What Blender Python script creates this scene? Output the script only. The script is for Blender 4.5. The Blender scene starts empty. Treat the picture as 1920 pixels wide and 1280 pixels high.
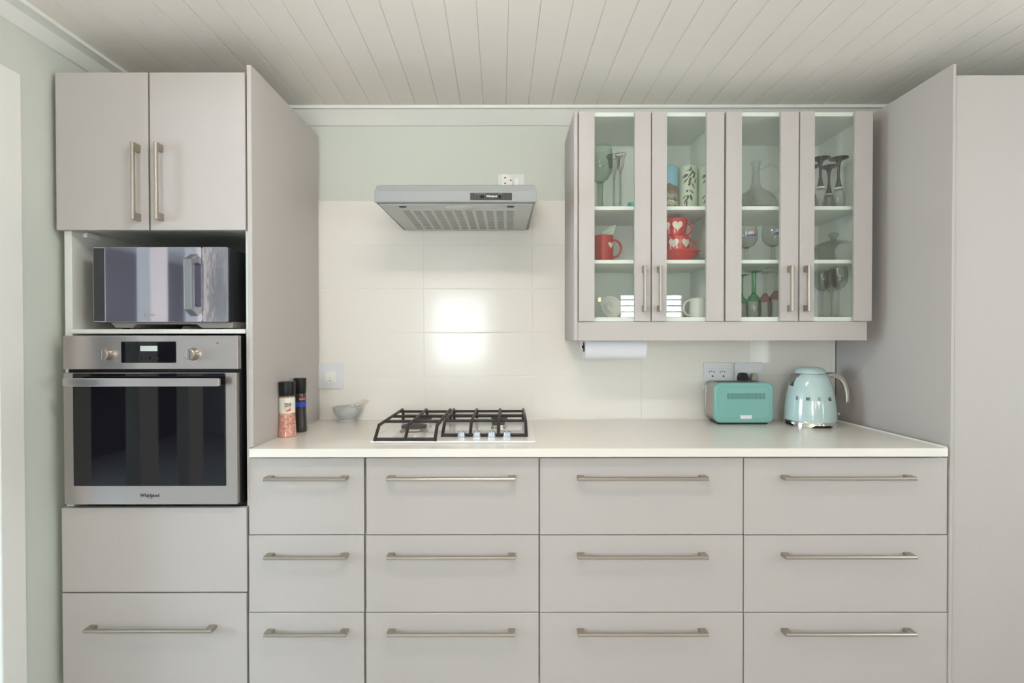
import bpy, bmesh, math, random
from mathutils import Vector, Matrix, Euler
random.seed(7)
R = math.radians
sc = bpy.context.scene
COL = sc.collection

# ------------------------------------------------------------------ camera
F = 968.0                      # focal length in pixels of the 1920x1280 frame
CAM = Vector((0.0, -2.37, 1.28))
PITCH, ROLL = R(0.6), R(-0.06)
CX, CY = 954.0, 636.0 + F * math.tan(R(0.6))
ROT = Euler((R(90) - PITCH, 0, 0)).to_matrix() @ Matrix.Rotation(ROLL, 3, 'Z')
cd = bpy.data.cameras.new('camera'); cam = bpy.data.objects.new('camera', cd); COL.objects.link(cam)
cam.matrix_world = Matrix.Translation(CAM) @ ROT.to_4x4()
cd.sensor_width = 36; cd.lens = F / 1920 * 36
cd.shift_x = (960 - CX) / 1920; cd.shift_y = (CY - 640) / 1920
cd.clip_start = 0.05; cd.clip_end = 200
sc.camera = cam

# ------------------------------------------------------------------ world, lights, exposure
sc.view_settings.view_transform = 'Standard'; sc.view_settings.look = 'None'
sc.view_settings.gamma = 1; sc.view_settings.use_curve_mapping = False
sc.view_settings.exposure = 0.06
w = bpy.data.worlds.new('sky'); sc.world = w; w.use_nodes = True
bg = w.node_tree.nodes['Background']; bg.inputs[0].default_value = (0.80, 0.90, 1.0, 1); bg.inputs[1].default_value = 1.6
def area(name, loc, size, direction, power, color):
    l = bpy.data.lights.new(name, 'AREA'); l.shape = 'RECTANGLE'; l.size, l.size_y = size
    l.energy = power; l.color = color
    o = bpy.data.objects.new(name, l); COL.objects.link(o); o.location = loc
    o.rotation_euler = Vector(direction).to_track_quat('-Z', 'Z' if abs(direction[2]) < .9 else 'Y').to_euler()
    return o
area('daylight_rear_door', (-.80, -6.16, 1.45), (.9, 1.15), (0, 1, 0), 64, (.90, .95, 1))
area('daylight_rear_window', (2.13, -6.16, 1.72), (1.0, .5), (0, 1, 0), 26, (.91, .95, 1))
area('daylight_side_door', (2.88, -3.145, 1.05), (.5, 2.0), (-1, 0, 0), 42, (.90, .95, 1))
area('added_side_window_light', (2.88, -1.8, 1.5), (1.1, 1.1), (-1, 0, 0), 16, (.90, .95, 1))  # added lamp for an unseen extra window, brightens the room sideways
area('daylight_garden_room', (-4.68, -2.2, 1.45), (2.2, 1.3), (1, 0, 0), 280, (.70, .85, 1))
sl = bpy.data.lights.new('sun', 'SUN'); sl.energy = 10.0; sl.angle = R(1.5); sl.color = (1, .97, .94)
so = bpy.data.objects.new('sun', sl); COL.objects.link(so); so.location = (-1, -12, 6)
so.rotation_euler = Vector((.08, .74, -.67)).to_track_quat('-Z', 'Y').to_euler()

# ------------------------------------------------------------------ helpers
def P(x, y, Y):
    """pixel of the 1920x1280 frame -> world (X, Z) on the plane y = Y"""
    d = ROT @ Vector(((x - CX) / F, -(y - CY) / F, -1))
    t = (Y - CAM.y) / d.y
    p = CAM + d * t
    return p.x, p.z
def PX(x, Y, y=636): return P(x, y, Y)[0]
def PZ(y, Y, x=954): return P(x, y, Y)[1]
def lin(c):
    c = c / 255
    return c / 12.92 if c <= .04045 else ((c + .055) / 1.055) ** 2.4
def rgb(r, g, b): return (lin(r), lin(g), lin(b), 1)

class MB:
    def __init__(s): s.v = []; s.f = []
    def add(s, verts, faces):
        n = len(s.v); s.v += [Vector(p) for p in verts]; s.f += [[n + i for i in f] for f in faces]; return s
    def box(s, x0, x1, y0, y1, z0, z1):
        x0, x1 = sorted((x0, x1)); y0, y1 = sorted((y0, y1)); z0, z1 = sorted((z0, z1))
        return s.add([(x0,y0,z0),(x1,y0,z0),(x1,y1,z0),(x0,y1,z0),(x0,y0,z1),(x1,y0,z1),(x1,y1,z1),(x0,y1,z1)],
                     [(0,3,2,1),(4,5,6,7),(0,1,5,4),(1,2,6,5),(2,3,7,6),(3,0,4,7)])
    def prism(s, poly, axis, a, b):
        def at(p, t): return {'x': (t, p[0], p[1]), 'y': (p[0], t, p[1]), 'z': (p[0], p[1], t)}[axis]
        n = len(poly)
        return s.add([at(p, a) for p in poly] + [at(p, b) for p in poly],
                     [list(range(n))[::-1], list(range(n, 2*n))] + [(i, (i+1) % n, n + (i+1) % n, n + i) for i in range(n)])
    def lathe(s, prof, c=(0,0,0), n=32, axis='z', close=False):
        def at(r, a, h):
            u, w_ = r * math.cos(a), r * math.sin(a)
            return {'z': (c[0]+u, c[1]+w_, c[2]+h), 'x': (c[0]+h, c[1]+u, c[2]+w_), 'y': (c[0]+u, c[1]+h, c[2]+w_)}[axis]
        vs, rows = [], []
        for r, h in prof:
            if r < 1e-6: rows.append([len(vs)]); vs.append(at(0, 0, h))
            else:
                rows.append(list(range(len(vs), len(vs)+n))); vs += [at(r, 2*math.pi*i/n, h) for i in range(n)]
        fs = []
        pairs = list(zip(rows, rows[1:])) + ([(rows[-1], rows[0])] if close else [])
        for a, b in pairs:
            for i in range(n):
                j = (i+1) % n
                q = [a[i % len(a)], a[j % len(a)], b[j % len(b)], b[i % len(b)]]
                q = [k for m, k in enumerate(q) if k not in q[:m]]
                if len(q) > 2: fs.append(q)
        return s.add(vs, fs)
    def cyl(s, c, r, h, axis='z', n=24, r2=None):
        return s.lathe([(0,0),(r,0),(r if r2 is None else r2,h),(0,h)], c, n, axis)
    def tube(s, pts, rad, n=10, flat=1.0, up=(0,0,1), cap=True):
        pts = [Vector(p) for p in pts]; m = len(pts)
        rads = rad if isinstance(rad, (list, tuple)) else [rad]*m
        vs, fs = [], []; U = None
        for i, p in enumerate(pts):
            t = (pts[min(i+1, m-1)] - pts[max(i-1, 0)]).normalized()
            if U is None:
                u = Vector(up); u = u - t*u.dot(t)
                if u.length < 1e-4: u = Vector((1,0,0)) - t*t.x
            else: u = U - t*U.dot(t)
            U = u.normalized(); W = t.cross(U)
            for k in range(n):
                a = 2*math.pi*k/n
                vs.append(p + U*(math.cos(a)*rads[i]*flat) + W*(math.sin(a)*rads[i]))
        for i in range(m-1):
            for k in range(n):
                fs.append((i*n+k, i*n+(k+1) % n, (i+1)*n+(k+1) % n, (i+1)*n+k))
        if cap: fs += [list(range(n))[::-1], list(range((m-1)*n, m*n))]
        return s.add(vs, fs)
    def ball(s, c, r, n=16, sz=1.0):
        k = n//2
        return s.lathe([(r*math.sin(math.pi*i/k), -r*sz*math.cos(math.pi*i/k)) for i in range(k+1)], c, n)
    def mesh(s, name, off=(0,0,0), smooth=None):
        me = bpy.data.meshes.new(name); o = Vector(off)
        me.from_pydata([p - o for p in s.v], [], s.f)
        bm = bmesh.new(); bm.from_mesh(me); bmesh.ops.recalc_face_normals(bm, faces=bm.faces); bm.to_mesh(me); bm.free()
        if smooth:
            for p in me.polygons: p.use_smooth = True
            me.set_sharp_from_angle(angle=R(smooth))
        return me

def rootpos(o):
    p = Vector()
    while o is not None: p += o.location; o = o.parent
    return p
def link(name, me, mat, parent=None, bevel=0, seg=2):
    o = bpy.data.objects.new(name, me); COL.objects.link(o)
    if mat and not me.materials: me.materials.append(mat)
    if parent: o.parent = parent
    if bevel:
        b = o.modifiers.new('bevel', 'BEVEL'); b.width = bevel; b.segments = seg; b.limit_method = 'ANGLE'; b.angle_limit = R(40)
    return o
def obj(name, mb, mat, parent=None, bevel=0, smooth=None, world=True, seg=2):
    """mesh given in world coordinates (world=True) or in the parent's own frame"""
    return link(name, mb.mesh(name, rootpos(parent) if (parent and world) else (0,0,0), smooth), mat, parent, bevel, seg)
def thing(name, label, cat, loc=(0,0,0), rz=0, group=None):
    o = bpy.data.objects.new(name, None); COL.objects.link(o); o.location = loc; o.rotation_euler = (0,0,rz)
    o.empty_display_size = .05
    return tag(o, label, cat, group)
def tag(o, label, cat, group=None):
    o['label'] = label; o['category'] = cat
    if group: o['group'] = group
    return o
def struct(name, mb, mat, bevel=0, smooth=None):
    o = obj(name, mb, mat, None, bevel, smooth); o['kind'] = 'structure'; return o
def rrect(x0, x1, z0, z1, r, k=5):
    out = []
    for cx, cz, a0 in ((x1-r, z0+r, -90), (x1-r, z1-r, 0), (x0+r, z1-r, 90), (x0+r, z0+r, 180)):
        for i in range(k+1):
            a = R(a0 + 90*i/k); out.append((cx + r*math.cos(a), cz + r*math.sin(a)))
    return out
def text_mesh(txt, size, depth=.0004, bold=0.0, shear=0.0):
    cu = bpy.data.curves.new('t', 'FONT'); cu.body = txt; cu.size = size; cu.extrude = depth
    cu.align_x = 'CENTER'; cu.align_y = 'CENTER'; cu.offset = bold; cu.shear = shear; cu.resolution_u = 3
    o = bpy.data.objects.new('t', cu); COL.objects.link(o)
    dg = bpy.context.evaluated_depsgraph_get()
    me = bpy.data.meshes.new_from_object(o.evaluated_get(dg))
    bpy.data.objects.remove(o); bpy.data.curves.remove(cu)
    me.materials.clear()
    return me
def text(name, txt, size, loc, mat, parent, rot=(90,0,0), **k):
    o = link(name, text_mesh(txt, size, **k), mat, parent)
    o.location = Vector(loc) - (rootpos(parent) if parent else Vector()); o.rotation_euler = [R(a) for a in rot]
    return o

# ------------------------------------------------------------------ materials
def mat(name, color, rough=.5, metal=0, spec=.5, coat=0, grain=None, bump=0, bscale=200, bstretch=(1,1,1), var=0, vscale=3,
        vstretch=(1,1,1), emit=None, aniso=0):
    m = bpy.data.materials.new(name); m.use_nodes = True; nt = m.node_tree; b = nt.nodes['Principled BSDF']
    b.inputs['Base Color'].default_value = color; b.inputs['Roughness'].default_value = rough
    b.inputs['Metallic'].default_value = metal; b.inputs['Specular IOR Level'].default_value = spec
    b.inputs['Coat Weight'].default_value = coat; b.inputs['Coat Roughness'].default_value = .05
    if emit: b.inputs['Emission Color'].default_value = emit[0]; b.inputs['Emission Strength'].default_value = emit[1]
    def coords(st):
        tc = nt.nodes.new('ShaderNodeTexCoord'); mp = nt.nodes.new('ShaderNodeMapping'); mp.inputs['Scale'].default_value = st
        nt.links.new(tc.outputs['Object'], mp.inputs['Vector']); return mp.outputs[0]
    if var:
        n = nt.nodes.new('ShaderNodeTexNoise'); n.inputs['Scale'].default_value = vscale; n.inputs['Detail'].default_value = 4
        nt.links.new(coords(vstretch), n.inputs['Vector'])
        mx = nt.nodes.new('ShaderNodeMix'); mx.data_type = 'RGBA'
        mx.inputs['A'].default_value = tuple(c*(1-var) for c in color[:3]) + (1,)
        mx.inputs['B'].default_value = tuple(min(1, c*(1+var)) for c in color[:3]) + (1,)
        nt.links.new(n.outputs[0], mx.inputs['Factor']); nt.links.new(mx.outputs['Result'], b.inputs['Base Color'])
    if bump:
        n = nt.nodes.new('ShaderNodeTexNoise'); n.inputs['Scale'].default_value = bscale; n.inputs['Detail'].default_value = 3
        nt.links.new(coords(bstretch), n.inputs['Vector'])
        bp = nt.nodes.new('ShaderNodeBump'); bp.inputs['Strength'].default_value = bump; bp.inputs['Distance'].default_value = .002
        nt.links.new(n.outputs[0], bp.inputs['Height']); nt.links.new(bp.outputs[0], b.inputs['Normal'])
    return m
def glass(name, tint, ior=1.5, rough=0.0, edge=None, body=0.0):
    """thin glass: clear straight through, Fresnel reflection, a deeper tint where the wall is seen edge on"""
    m = bpy.data.materials.new(name); m.use_nodes = True; nt = m.node_tree; nt.nodes.clear()
    out = nt.nodes.new('ShaderNodeOutputMaterial'); tr = nt.nodes.new('ShaderNodeBsdfTransparent'); gl = nt.nodes.new('ShaderNodeBsdfGlossy')
    gl.inputs['Roughness'].default_value = rough; gl.inputs['Color'].default_value = (1,1,1,1)
    lw = nt.nodes.new('ShaderNodeLayerWeight'); lw.inputs['Blend'].default_value = .5
    f0 = ((ior-1)/(ior+1))**2
    pw = nt.nodes.new('ShaderNodeMath'); pw.operation = 'POWER'; pw.inputs[1].default_value = 5
    ma = nt.nodes.new('ShaderNodeMath'); ma.operation = 'MULTIPLY_ADD'; ma.inputs[1].default_value = 1-f0; ma.inputs[2].default_value = f0
    nt.links.new(lw.outputs['Facing'], pw.inputs[0]); nt.links.new(pw.outputs[0], ma.inputs[0])
    mx = nt.nodes.new('ShaderNodeMixShader')
    if edge:
        p3 = nt.nodes.new('ShaderNodeMath'); p3.operation = 'POWER'; p3.inputs[1].default_value = 2.2
        nt.links.new(lw.outputs['Facing'], p3.inputs[0])
        cm = nt.nodes.new('ShaderNodeMix'); cm.data_type = 'RGBA'; cm.inputs['A'].default_value = tint; cm.inputs['B'].default_value = edge
        nt.links.new(p3.outputs[0], cm.inputs['Factor']); nt.links.new(cm.outputs['Result'], tr.inputs[0])
    else: tr.inputs[0].default_value = tint
    nt.links.new(ma.outputs[0], mx.inputs[0]); nt.links.new(tr.outputs[0], mx.inputs[1]); nt.links.new(gl.outputs[0], mx.inputs[2])
    nt.links.new(mx.outputs[0], out.inputs[0])
    return m

M = {}
M['front'] = mat('pale_grey_laminate', rgb(189,183,179), .6, spec=.12, bump=.10, bscale=60, bstretch=(14,14,.6), var=.025, vscale=30, vstretch=(10,10,.3))
M['frontw'] = M['front']
M['carcass'] = mat('white_melamine', rgb(222,222,216), .45)
M['inner'] = mat('cabinet_interior', rgb(242,244,238), .5)
M['dark'] = mat('dark_gap', rgb(60,56,54), .8)
M['wall'] = mat('sage_wall_paint', rgb(210,215,206), .7, spec=.3, bump=.05, bscale=300)
M['wallr'] = mat('rear_wall_paint', rgb(214,212,206), .7, spec=.3)
M['greywall'] = mat('garden_room_paint', rgb(122,114,122), .7)
M['ceil'] = mat('cream_ceiling_paint', rgb(242,236,228), .5, spec=.3)
M['white'] = mat('white_gloss_paint', rgb(235,235,230), .3)
M['tile'] = mat('white_glazed_tile', rgb(236,233,226), .14, spec=.45, bump=.06, bscale=7, bstretch=(1,1,1.4))
M['grout'] = mat('grout', rgb(246,244,236), .8)
M['worktop'] = mat('cream_quartz', rgb(236,231,222), .22, spec=.5, var=.02, vscale=250)
M['floor'] = mat('wood_floor', rgb(208,207,206), .35, var=.06, vscale=4, vstretch=(8,1,1))
M['handle'] = mat('brushed_nickel', rgb(182,174,163), .34, 1, bump=.02, bscale=400)
M['steel'] = mat('brushed_steel', rgb(200,192,190), .28, 1, bump=.03, bscale=90, bstretch=(.3,8,14))
M['chrome'] = mat('chrome', rgb(225,222,218), .08, 1)
M['letter'] = mat('grey_metal_letter', rgb(120,116,110), .25, .9)
M['silver'] = mat('silver_paint', rgb(150,152,152), .6, .0, .2)
M['silverb'] = mat('lightened_underside', rgb(200,200,196), .5, 0, .3)  # same silver as the hood shell, colour lightened to lift the dim underside
M['silver2'] = mat('silver_filter', rgb(158,159,157), .5, .4)
M['black'] = mat('black_plastic', rgb(26,25,28), .4, spec=.3)
M['oglass'] = mat('black_oven_glass', rgb(16,14,20), .03, spec=.5)
M['mwface'] = mat('mirror_dark_glass', rgb(206,203,220), .05, .92)
M['mwframe'] = mat('microwave_black', rgb(52,54,56), .3)
M['mwfilm'] = mat('wrinkled_film', rgb(190,186,196), .09, .85, bump=.55, bscale=16, bstretch=(1,1,.5))
M['mwgrip'] = mat('microwave_grip', rgb(140,140,142), .35, .7)
M['iron'] = mat('cast_iron', rgb(44,38,36), .5, spec=.4, bump=.1, bscale=500)
M['hob'] = mat('white_enamel', rgb(240,238,236), .1, spec=.5)
M['burner'] = mat('burner_cap', rgb(70,72,74), .5)
M['alum'] = mat('burner_ring', rgb(200,190,175), .3, 1)
M['knob'] = mat('satin_knob', rgb(205,212,220), .25, .8)
M['badge'] = mat('polished_badge', rgb(224,224,226), .3, .2)
M['teal'] = mat('teal_enamel', rgb(122,174,166), .25, spec=.5)
M['tealdk'] = mat('teal_mesh', rgb(84,128,116), .5)
M['tsteel'] = mat('toaster_steel', rgb(182,174,168), .3, .9, bump=.02, bscale=90, bstretch=(.3,8,14))
M['blue'] = mat('pastel_blue_enamel', rgb(184,208,208), .12, spec=.6, coat=.5)
M['plate'] = mat('socket_plastic', rgb(222,226,228), .3)
M['plates'] = mat('white_plastic', rgb(238,236,230), .35)
M['hole'] = mat('socket_hole', rgb(52,52,60), .6)
M['paper'] = mat('paper', rgb(232,232,236), .9)
M['pgrey'] = mat('grey_plastic', rgb(168,160,150), .5)
M['brown'] = mat('cardboard', rgb(90,50,35), .8)
M['marble'] = mat('grey_marble', rgb(182,186,186), .3, var=.32, vscale=40)
M['ivory'] = mat('ivory_marble', rgb(212,208,190), .3, var=.08, vscale=30)
M['label'] = mat('cream_label', rgb(226,224,208), .5)
M['ink'] = mat('black_ink', rgb(50,48,48), .6)
M['pinkink'] = mat('pink_ink', rgb(222,110,100), .6)
M['bluelab'] = mat('blue_label', rgb(40,70,180), .5)
M['pepper'] = mat('peppercorns', rgb(44,36,32), .35, var=.7, vscale=260, coat=.6)
M['red'] = mat('red_glaze', rgb(206,44,36), .16, spec=.5, coat=.3)
M['redmug'] = mat('crimson_glaze', rgb(176,32,34), .16, spec=.5, coat=.3)
M['cream'] = mat('cream_glaze', rgb(232,224,208), .25)
M['whitec'] = mat('white_ceramic', rgb(232,230,222), .2)
M['tealpot'] = mat('turquoise_glaze', rgb(60,176,170), .25)
M['tin'] = mat('pale_green_tin', rgb(206,216,196), .35)
M['leaf'] = mat('olive_leaf_print', rgb(98,92,74), .5)
M['olive'] = mat('olive_fruit_print', rgb(88,52,44), .5)
M['gold'] = mat('gold_rim', rgb(206,160,80), .25, 1)
M['blackglass'] = mat('black_glass_stem', rgb(22,18,20), .08, spec=.6)
M['pane'] = glass('cabinet_pane', (.965,.985,.972,1), 1.5)
M['clear'] = glass('clear_glass', (.985,.995,.988,1), 1.5, edge=(.74,.80,.77,1))
M['greenish'] = glass('bottle_green_glass', (.86,.96,.90,1), 1.5, edge=(.40,.62,.52,1))
M['green'] = glass('emerald_glass', (.36,.80,.52,1), 1.5, edge=(.06,.40,.20,1))
M['pink'] = glass('rose_glass', (.86,.55,.60,1), 1.5, edge=(.55,.15,.22,1))
M['wpane'] = glass('window_pane', (.96,.98,.98,1), 1.5)
M['bulb'] = mat('warm_bulb', rgb(255,226,170), .3, emit=((1,.72,.38,1), 14))
M['spot'] = mat('spot_lamp', rgb(255,245,225), .3, emit=((1,.9,.75,1), 20))
M['brass'] = mat('aged_brass', rgb(170,130,80), .3, 1)
M['lcd'] = mat('lcd', rgb(186,196,186), .3, emit=((.75,.85,.78,1), .08))
M['redled'] = mat('red_led', rgb(190,20,30), .3)
M['lens'] = mat('lamp_lens', rgb(205,200,190), .3)
M['grass'] = mat('paving', rgb(168,162,156), .9, var=.1, vscale=3)
def salt_material():
    m = mat('pink_salt_crystals', rgb(206,140,120), .25, coat=.7); nt = m.node_tree; b = nt.nodes['Principled BSDF']
    tc = nt.nodes.new('ShaderNodeTexCoord'); v = nt.nodes.new('ShaderNodeTexVoronoi'); v.inputs['Scale'].default_value = 230
    r = nt.nodes.new('ShaderNodeValToRGB'); r.color_ramp.elements[0].color = rgb(172,92,74); r.color_ramp.elements[1].color = rgb(232,186,168)
    nt.links.new(tc.outputs['Object'], v.inputs['Vector']); nt.links.new(v.outputs['Color'], r.inputs[0]); nt.links.new(r.outputs[0], b.inputs['Base Color'])
    return m
M['salt'] = salt_material()
def landscape_material(z0, z1):
    m = mat('mountain_landscape_print', rgb(150,190,205), .35); nt = m.node_tree; b = nt.nodes['Principled BSDF']
    tc = nt.nodes.new('ShaderNodeTexCoord'); sp = nt.nodes.new('ShaderNodeSeparateXYZ'); nt.links.new(tc.outputs['Object'], sp.inputs[0])
    n = nt.nodes.new('ShaderNodeTexNoise'); n.inputs['Scale'].default_value = 60; n.inputs['Detail'].default_value = 5
    nt.links.new(tc.outputs['Object'], n.inputs['Vector'])
    mr = nt.nodes.new('ShaderNodeMapRange'); mr.inputs['From Min'].default_value = z0; mr.inputs['From Max'].default_value = z1
    nt.links.new(sp.outputs['Z'], mr.inputs['Value'])
    ad = nt.nodes.new('ShaderNodeMath'); ad.operation = 'MULTIPLY_ADD'; ad.inputs[1].default_value = .22; ad.inputs[2].default_value = -.11
    nt.links.new(n.outputs[0], ad.inputs[0])
    a2 = nt.nodes.new('ShaderNodeMath'); nt.links.new(mr.outputs[0], a2.inputs[0]); nt.links.new(ad.outputs[0], a2.inputs[1])
    r = nt.nodes.new('ShaderNodeValToRGB'); cr = r.color_ramp; cr.interpolation = 'CONSTANT'
    for i, (p, c) in enumerate([(0, (150,150,100)), (.13, (196,196,150)), (.2, (224,220,208)), (.24, (110,100,92)), (.28, (180,168,160)), (.4, (150,140,110)), (.44, (140,118,100)), (.60, (150,205,222))]):
        e = cr.elements[i] if i < 2 else cr.elements.new(p)
        e.position = p; e.color = rgb(*c)
    nt.links.new(a2.outputs[0], r.inputs[0]); nt.links.new(r.outputs[0], b.inputs['Base Color'])
    return m

# ------------------------------------------------------------------ the room
XL, XR, YR = -1.552, 2.74, -6.0
ZC = 2.316
YF = -.62                                   # face of the drawer fronts
o = struct('floor', MB().box(-4.6, XR+.1, YR-.1, .1, -.1, 0), M['floor'])
ceiling = struct('ceiling', MB().box(-4.6, XR+.1, YR-.1, .1, ZC+.016, ZC+.1), M['ceil'])
# tongue and groove boards
bw, pitch, ch = .0994, .0997, .0028
bmesh_board = MB().prism([(-bw/2, ZC+.015), (-bw/2, ZC+ch), (-bw/2+ch, ZC), (bw/2-ch, ZC), (bw/2, ZC+ch), (bw/2, ZC+.015)], 'y', -6.08, 0.09).mesh('ceiling_board')
slope = -.0186
x0 = PX(948, -.075, 199) + pitch/2
for k in range(-16, 30):
    b = link('ceiling_board', bmesh_board, M['ceil'], ceiling)
    b.location = (x0 + k*pitch, 0, 0); b.rotation_euler = (0, 0, math.atan(-slope))
wall_back = struct('wall_back', MB().box(-4.6, XR+.1, 0, .1, 0, ZC+.015), M['wall'])
# left wall with the doorway
DY0, DY1, DZ = -.80, -1.95, 2.07
struct('wall_left', MB().box(XL-.12, XL, DY0, 0, 0, ZC).box(XL-.12, XL, YR, DY1, 0, ZC).box(XL-.12, XL, DY1, DY0, DZ, ZC), M['wall'])
struct('wall_right', MB().box(XR, XR+.1, -1.2, 0, 0, ZC).box(XR, XR+.1, -2.4, -1.2, 0, .9).box(XR, XR+.1, -2.4, -1.2, 2.08, ZC).box(XR, XR+.1, -2.87, -2.4, 0, ZC).box(XR, XR+.1, YR, -3.42, 0, ZC).box(XR, XR+.1, -3.42, -2.87, 2.08, ZC), M['wallr'])
struct('wall_rear', MB().box(-4.6, -1.25, YR-.1, YR, 0, ZC).box(-1.25, -.35, YR-.1, YR, 2.02, ZC).box(-.35, .65, YR-.1, YR, 0, ZC)
       .box(.65, 2.6, YR-.1, YR, 0, 1.6).box(.65, 2.6, YR-.1, YR, 1.95, ZC).box(.65, 1.66, YR-.1, YR, 1.6, 1.95).box(2.6, XR+.1, YR-.1, YR, 0, ZC), M['wallr'])
struct('wall_garden_room', MB().box(-4.6, -4.5, -1.1, 0, 0, ZC).box(-4.6, -4.5, -3.3, -1.1, 0, .8).box(-4.6, -4.5, -3.3, -1.1, 2.1, ZC).box(-4.6, -4.5, YR, -3.3, 0, ZC), M['greywall'])
# window and door joinery behind the camera, mostly seen in reflections
def joinery(name, axis, fixed, a0, a1, z0, z1, bars, rails, th=.05):
    mb = MB()
    def bx(u0, u1, v0, v1):
        if axis == 'x': mb.box(u0, u1, fixed-.03, fixed+.03, v0, v1)
        else: mb.box(fixed-.03, fixed+.03, u0, u1, v0, v1)
    bx(a0, a0+th, z0, z1); bx(a1-th, a1, z0, z1); bx(a0, a1, z0, z0+th); bx(a0, a1, z1-th, z1)
    for b_ in bars: bx(b_-th/2, b_+th/2, z0, z1)
    for r_ in rails: bx(a0, a1, r_-th/2, r_+th/2)
    fr = struct(name, mb, M['white'])
    g = MB()
    if axis == 'x': g.box(a0+th, a1-th, fixed-.003, fixed+.003, z0+th, z1-th)
    else: g.box(fixed-.003, fixed+.003, a0+th, a1-th, z0+th, z1-th)
    obj('pane', g, M['wpane'], fr)
    return fr
joinery('door_2', 'x', YR-.05, -1.25, -.35, 0, 2.02, (-.8,), (.8,))
joinery('window_1', 'x', YR-.05, 1.66, 2.6, 1.6, 1.95, (2.13,), (1.69, 1.78, 1.87), .014)
joinery('door_3', 'y', XR+.05, -3.42, -2.87, 0, 2.08, (), (.9,))
joinery('added_side_window', 'y', XR+.05, -2.4, -1.2, .9, 2.08, (-1.8,), ())  # added window, clear of every reflection, put in for side light
joinery('window_2', 'y', -4.55, -3.3, -1.1, .8, 2.1, (-2.2,), ())
# doorway beside the oven column: casing and a folded glazed door
cz0, cz1 = .0, PZ(128, DY0+.03, 45)
struct('trim_1', MB().box(XL-.12, XL+.014, DY0-.012, DY0+.068, 0, cz1).box(XL-.12, XL+.014, DY1-.068, DY1+.012, 0, cz1)
       .box(XL-.12, XL+.014, DY1, DY0, cz1-.08, cz1), M['white'], .003)
struct('door_1', MB().box(XL-.09, XL-.03, -1.24, -1.12, 0, DZ-.02).box(XL-.09, XL-.03, -1.58, -1.46, 0, DZ-.02)
       .box(XL-.09, XL-.03, -1.58, -1.12, 0, .16).box(XL-.09, XL-.03, -1.58, -1.12, DZ-.12, DZ-.02), M['white'], .003)
# cornices
cov = [(0, 2.254), (-.008, 2.254)] + [(-.008-.054*(1-math.cos(R(a))), 2.254+.046*math.sin(R(a))) for a in (15,30,45,60,75,90)]
prof = [(0, 2.254), (-.008, 2.254), (-.022, 2.266), (-.042, 2.286), (-.064, 2.303), (-.078, 2.303), (-.078, ZC), (0, ZC)]
struct('trim_2', MB().prism(prof, 'x', XL, XR), M['white'], 0, 20)
struct('trim_3', MB().prism([(XL - y_, z_ + (.012 if z_ < 2.3 else 0)) for y_, z_ in prof], 'y', YR, 0), M['white'], 0, 20)

# backsplash tiles: 500 x 200 mm, stacked
JX = [PX(594, 0), PX(795, 0), PX(998.5, 0), PX(1201, 0), PX(1405, 0), PX(1560, 0)]
JZ = [PZ(y, 0) for y in (787, 704.5, 622, 540, 457, 377)]
tw, th = JX[2]-JX[1], (JZ[5]-JZ[0])/5
def tile_mesh(w_, h_): return MB().box(-w_/2+.0014, w_/2-.0014, -.004, .004, -h_/2+.0014, h_/2-.0014).mesh('tile')
full = tile_mesh(tw, th)
obj('grout', MB().box(JX[0]-.01, JX[3]+.0, -.0066, 0, .90, JZ[5]).box(JX[3], JX[5]+.01, -.0066, 0, .90, JZ[2]), M['grout'], wall_back)
for c in range(5):
    for r in range(5):
        if c > 2 and r > 1: continue
        cw = JX[c+1]-JX[c]
        t = link('tile', full if abs(cw-tw) < .012 else tile_mesh(cw, th), M['tile'], wall_back, .0016, 2)
        t.location = ((JX[c]+JX[c+1])/2, -.005, JZ[0]+(r+.5)*th)

# ------------------------------------------------------------------ bar handles
def handle(parent, cx, cz, L, vertical, Y, stand=.036):
    mb = MB(); h = .0062; fl = .024
    D = [(-h, 0), (-h, .004), (-h*.8, .0075), (-h*.3, .0095), (h*.3, .0095), (h*.8, .0075), (h, .004), (h, 0)]
    y0 = Y - stand + .0095
    if vertical:
        mb.prism([(cx + a, y0 - b_) for a, b_ in D], 'z', cz-L/2, cz+L/2)
        for s in (-1, 1):
            a, b_ = sorted((cz + s*L/2, cz + s*(L/2-fl))); mb.box(cx-h, cx+h, y0, Y, a, b_)
    else:
        mb.prism([(y0 - b_, cz + a) for a, b_ in D], 'x', cx-L/2, cx+L/2)
        for s in (-1, 1):
            a, b_ = sorted((cx + s*L/2, cx + s*(L/2-fl))); mb.box(a, b_, y0, Y, cz-h, cz+h)
    o_ = obj('handle', mb, M['handle'], parent, .0008); o_['label'] = 'brushed nickel bar handle'
    return o_
def front(name, parent, xa, xb, ya, yb, Y=YF, m='front', th_=.018):
    """a flat front given by its pixel edges"""
    x0_, x1_ = PX(xa, Y, (ya+yb)/2), PX(xb, Y, (ya+yb)/2)
    z1_, z0_ = PZ(ya, Y, (xa+xb)/2), PZ(yb, Y, (xa+xb)/2)
    return obj(name, MB().box(x0_, x1_, Y, Y+th_, z0_, z1_), M[m], parent, .0012)

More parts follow.
